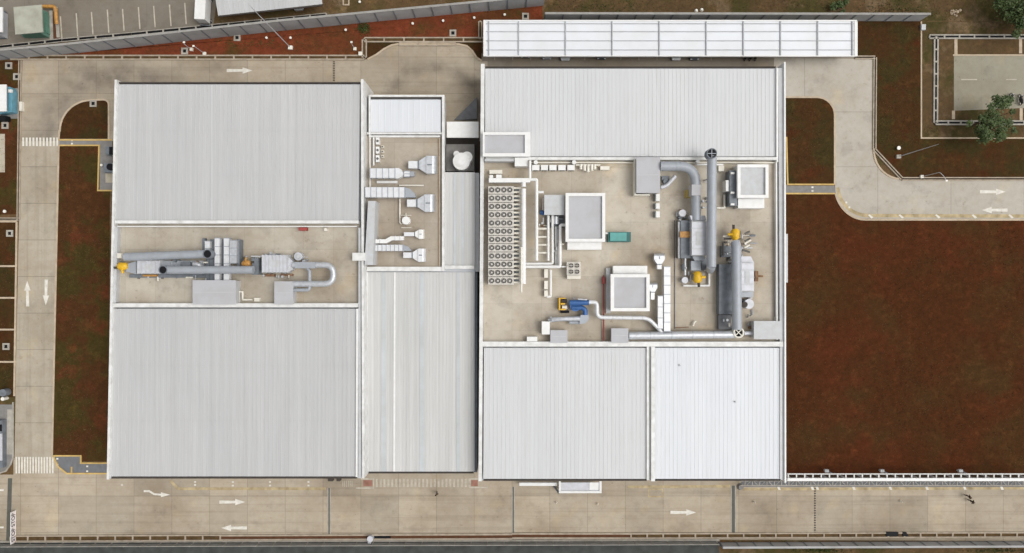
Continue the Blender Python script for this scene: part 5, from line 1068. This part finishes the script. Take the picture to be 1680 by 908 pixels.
for i, x in enumerate((1357, 1448, 1577)):
    t = thing('floodlight', '%s small grey floodlight on the lawn side of the pipe bridge' % ('left', 'middle', 'right')[i], 'floodlight', x, 775, 0, 'floodlights along the pipe bridge')
    MB().cyl(x, 775, .08, 0, 1.2, 8).build('stem', 'panel_grey', t); MB().box(x - 3.2, 771, x + 3, 775.5, 1.2, 1.6).build('lamp_head', 'panel_grey', t); MB().tube([(x, 773, 1.3), (x + 9, 777, 1.2)], .07, 6).build('bracket', 'slate', t)
# hydrants / white rubble beyond the wall
for lb, x, y in (('left of two pale stones beyond the carport wall', 1143, 17), ('right of two pale stones beyond the carport wall', 1152, 15.5)):
    solo('stone', MB().cyl(x, y, .32, 0, .3, 7, .2), 'light_head', lb, 'stone', 'pale stones on the bare earth')
rb = MB()
for i in range(14):
    x, y = 1568 + random.uniform(-9, 9), 21 + random.uniform(-5, 5); rb.cyl(x, y, random.uniform(.1, .28), 0, random.uniform(.1, .3), 6, .08)
o = rb.build('rubble', 'kerb'); o['kind'] = 'stuff'; o['label'] = 'scattered pale rubble on the bare earth'; o['category'] = 'rubble'
# ------------------------------------------------------------------ trees
def make_tree(label, px, py, h, rad, lobes, n, seed, group='trees around the court'):
    random.seed(seed); t = thing('tree', label, 'tree', px, py, 0, group); o = W(px, py, 0)
    m = MB(); m.wtube([(o.x, o.y, 0), (o.x + .1, o.y, h * .3), (o.x - .1, o.y + .1, h * .55)], [.22, .17, .1], 10); m.build('trunk', 'trunk', t)
    br = MB(); lv = MB()
    for (lx, ly, lr, lz) in lobes:
        c = Vector((o.x + lx, o.y + ly, h * lz)); br.wtube([(o.x, o.y, h * .35), (o.x + lx * .5, o.y + ly * .5, h * (.35 + lz) / 2), tuple(c)], [.09, .06, .03], 6)
        for _ in range(int(n * lr * lr)):
            d = Vector((random.gauss(0, 1), random.gauss(0, 1), random.gauss(0, .7))); d = d.normalized() * lr * (random.random() ** .45)
            if random.random() < .12: d *= 1.35
            p = c + d; s_ = random.uniform(.13, .27); a = Vector((random.gauss(0, 1), random.gauss(0, 1), random.gauss(0, .35))).normalized()
            nn = Vector((random.gauss(0, .5), random.gauss(0, .5), 1)).normalized(); b_ = nn.cross(a).normalized(); a = b_.cross(nn).normalized()
            lv.add([p - a * s_, p + b_ * s_ * .5, p + a * s_, p - b_ * s_ * .5], [(0, 1, 2, 3)])
    br.build('branch', 'trunk', t); lv.build('crown', 'leaf', t); return t
random.seed(3)
lob = [(random.uniform(-3.1, 3.1), random.uniform(-3.2, 3.0), random.uniform(.4, 1.0), random.uniform(.6, 1)) for _ in range(17)] + [(0, 0, 1.4, .8), (3.6, -1.8, .45, .8), (-3.4, -.6, .5, .75), (.2, 3.2, .5, .9), (1.9, 3.0, .4, .8), (3.3, 1.2, .5, .8)]
make_tree('open crowned green tree over the drain at the court', 1596, 206, 5.5, 3, lob, 230, 11)
lob = [(random.uniform(-3.6, 3.8), random.uniform(-3.2, 3.2), random.uniform(.8, 1.5), random.uniform(.6, 1)) for _ in range(22)] + [(0, 0, 2, .8), (-1.5, -4.2, .7, .7), (-4.4, .4, .8, .7), (1.0, -4.8, .5, .8)]
make_tree('dark green tree cut by the top right corner', 1652, 28, 6, 4, lob, 210, 21)
lob = [(random.uniform(-1.4, 1.4), random.uniform(-.8, .8), random.uniform(.3, .6), random.uniform(.5, 1)) for _ in range(7)]
make_tree('low green bush on bare earth north of the carport', 1372, 14, 1.2, 1, lob, 260, 31, 'bushes on the bare earth')
# short grass tufts as one mass
random.seed(5); g = MB()
for (cx, cy, sx, sy, n) in ((597, 47, 11, 9, 500), (1470, 20, 60, 12, 250), (420, 72, 60, 6, 200), (1640, 903, 50, 3, 200), (1350, 903, 40, 3, 200), (1000, 12, 80, 9, 200)):
    for _ in range(n):
        p = W(random.gauss(cx, sx * .6), random.gauss(cy, sy * .6), 0)
        a = random.uniform(0, 6.28); u_ = Vector((math.cos(a), math.sin(a), 0)) * random.uniform(.06, .14)
        g.add([p - u_ + Vector((0, 0, .05)), p + u_ + Vector((0, 0, .05)), p + Vector((random.uniform(-.15, .15), random.uniform(-.15, .15), .22))], [(0, 1, 2)])
o = g.build('grass', 'leaf'); o['kind'] = 'stuff'; o['label'] = 'sparse green grass tufts on the lawns'; o['category'] = 'grass'

# dry grass standing over the lawns, one mass
random.seed(9); g = MB(); gb_ = []
for (x0_, y0_, x1_, y1_, n, h_) in ((1293, 366, 1680, 772, 15000, .06), (98, 245, 160, 745, 3500, .07), (162, 315, 178, 755, 700, .07), (440, 52, 790, 60, 700, .05), (240, 76, 590, 86, 900, .05), (0, 105, 26, 345, 600, .05), (0, 366, 24, 640, 800, .05), (1438, 40, 1508, 240, 1600, .055), (1290, 166, 1360, 298, 900, .06), (900, 0, 1500, 18, 2200, .014), (1520, 0, 1680, 52, 1200, .014), (1515, 206, 1680, 222, 300, .018), (530, 0, 880, 8, 500, 0)):
    for _ in range(n):
        p = W(random.uniform(x0_, x1_), random.uniform(y0_, y1_), h_)
        if (math.sin(p.x * .31) + math.sin(p.y * .27 + 1) + math.sin((p.x + p.y) * .17)) * .33 + random.uniform(-.6, .6) < 0: continue
        a = random.uniform(0, 6.28); u_ = Vector((math.cos(a), math.sin(a), 0)) * random.uniform(.04, .11); t_ = Vector((random.uniform(-.12, .12), random.uniform(-.12, .12), random.uniform(.05, .14)))
        g.add([p - u_, p + u_, p + t_], [(0, 1, 2)])
o = g.build('dry_grass', 'straw'); o['kind'] = 'stuff'; o['label'] = 'thin dry brown grass over the lawns'; o['category'] = 'grass'
# ------------------------------------------------------------------ people
def skin_obj(name, joints, edges, mat, parent, sub=1):
    me = bpy.data.meshes.new(name); me.from_pydata([j[0] for j in joints], edges, []); me.materials.append(MATS[mat])
    o = bpy.data.objects.new(name, me); COL.objects.link(o); o.parent = parent
    md = o.modifiers.new('skin', 'SKIN'); md.use_smooth_shade = True
    sk = me.skin_vertices[0] if me.skin_vertices else None
    for i, j in enumerate(joints): sk.data[i].radius = (j[1], j[1]); sk.data[i].use_root = (i == 0)
    s_ = o.modifiers.new('sub', 'SUBSURF'); s_.levels = sub; s_.render_levels = sub; return o
def person(label, px, py, ang, stride=.18, group=None, top='cloth_dark', bottom='cloth_grey'):
    t = thing('person', label, 'person', px, py, 0, group); t.rotation_euler = (0, 0, R(ang)); st = stride
    J = [((0, 0, .95), .13), ((0, 0, 1.15), .12), ((0, 0, 1.38), .14), ((0, 0, 1.50), .055), ((.02, 0, 1.60), .09), ((.02, 0, 1.70), .085)]
    E = [(0, 1), (1, 2), (2, 3), (3, 4), (4, 5)]
    for s_, k in ((-1, 1), (1, -1)):
        b = len(J); J += [((0, s_ * .09, .90), .09), ((st * k * .6, s_ * .10, .50), .065), ((st * k, s_ * .10, .10), .042), ((st * k + .15, s_ * .11, .05), .04)]; E += [(0, b), (b, b + 1), (b + 1, b + 2), (b + 2, b + 3)]
        b = len(J); J += [((0, s_ * .19, 1.40), .06), ((-st * k * .4, s_ * .24, 1.13), .045), ((-st * k * .6 + .1, s_ * .24, .90), .03), ((-st * k * .6 + .13, s_ * .24, .83), .032)]; E += [(2, b), (b, b + 1), (b + 1, b + 2), (b + 2, b + 3)]
        for f in range(5):
            c = len(J); hx = -st * k * .6 + .13; J += [((hx + (.035 if f == 0 else .0), s_ * .24 + (f - 2) * .016, .78 if f else .81), .009), ((hx + .045, s_ * .24 + (f - 2) * .018, .73 + abs(f - 2) * .008), .008)]; E += [(b + 3, c), (c, c + 1)]
    body = skin_obj('body', J, E, 'skin', t)
    J = [((0, 0, 1.0), .155), ((0, 0, 1.18), .145), ((0, 0, 1.38), .165), ((0, 0, 1.46), .09)]; E = [(0, 1), (1, 2), (2, 3)]
    for s_, k in ((-1, 1), (1, -1)):
        b = len(J); J += [((0, s_ * .19, 1.40), .08), ((-st * k * .4, s_ * .24, 1.13), .062), ((-st * k * .6 + .08, s_ * .24, .95), .05)]; E += [(2, b), (b, b + 1), (b + 1, b + 2)]
    skin_obj('shirt', J, E, top, t)
    J = [((0, 0, 1.0), .15), ((0, 0, .92), .15)]; E = [(0, 1)]
    for s_, k in ((-1, 1), (1, -1)):
        b = len(J); J += [((0, s_ * .09, .85), .11), ((st * k * .6, s_ * .10, .50), .085), ((st * k, s_ * .10, .12), .065)]; E += [(1, b), (b, b + 1), (b + 1, b + 2)]
    skin_obj('trousers', J, E, bottom, t)
    skin_obj('hair', [((-.02, 0, 1.66), .085), ((.0, 0, 1.74), .085)], [(0, 1)], 'hair', t); return t
person('person in dark clothes walking below the faded crossing', 717.5, 808, -50, .2, 'people on the south road')
person('upper of two people in dark clothes on the right of the south road', 1583, 812, 20, .2, 'people on the south road')
person('lower of two people in dark clothes on the right of the south road', 1588, 820, -10, .25, 'people on the south road')
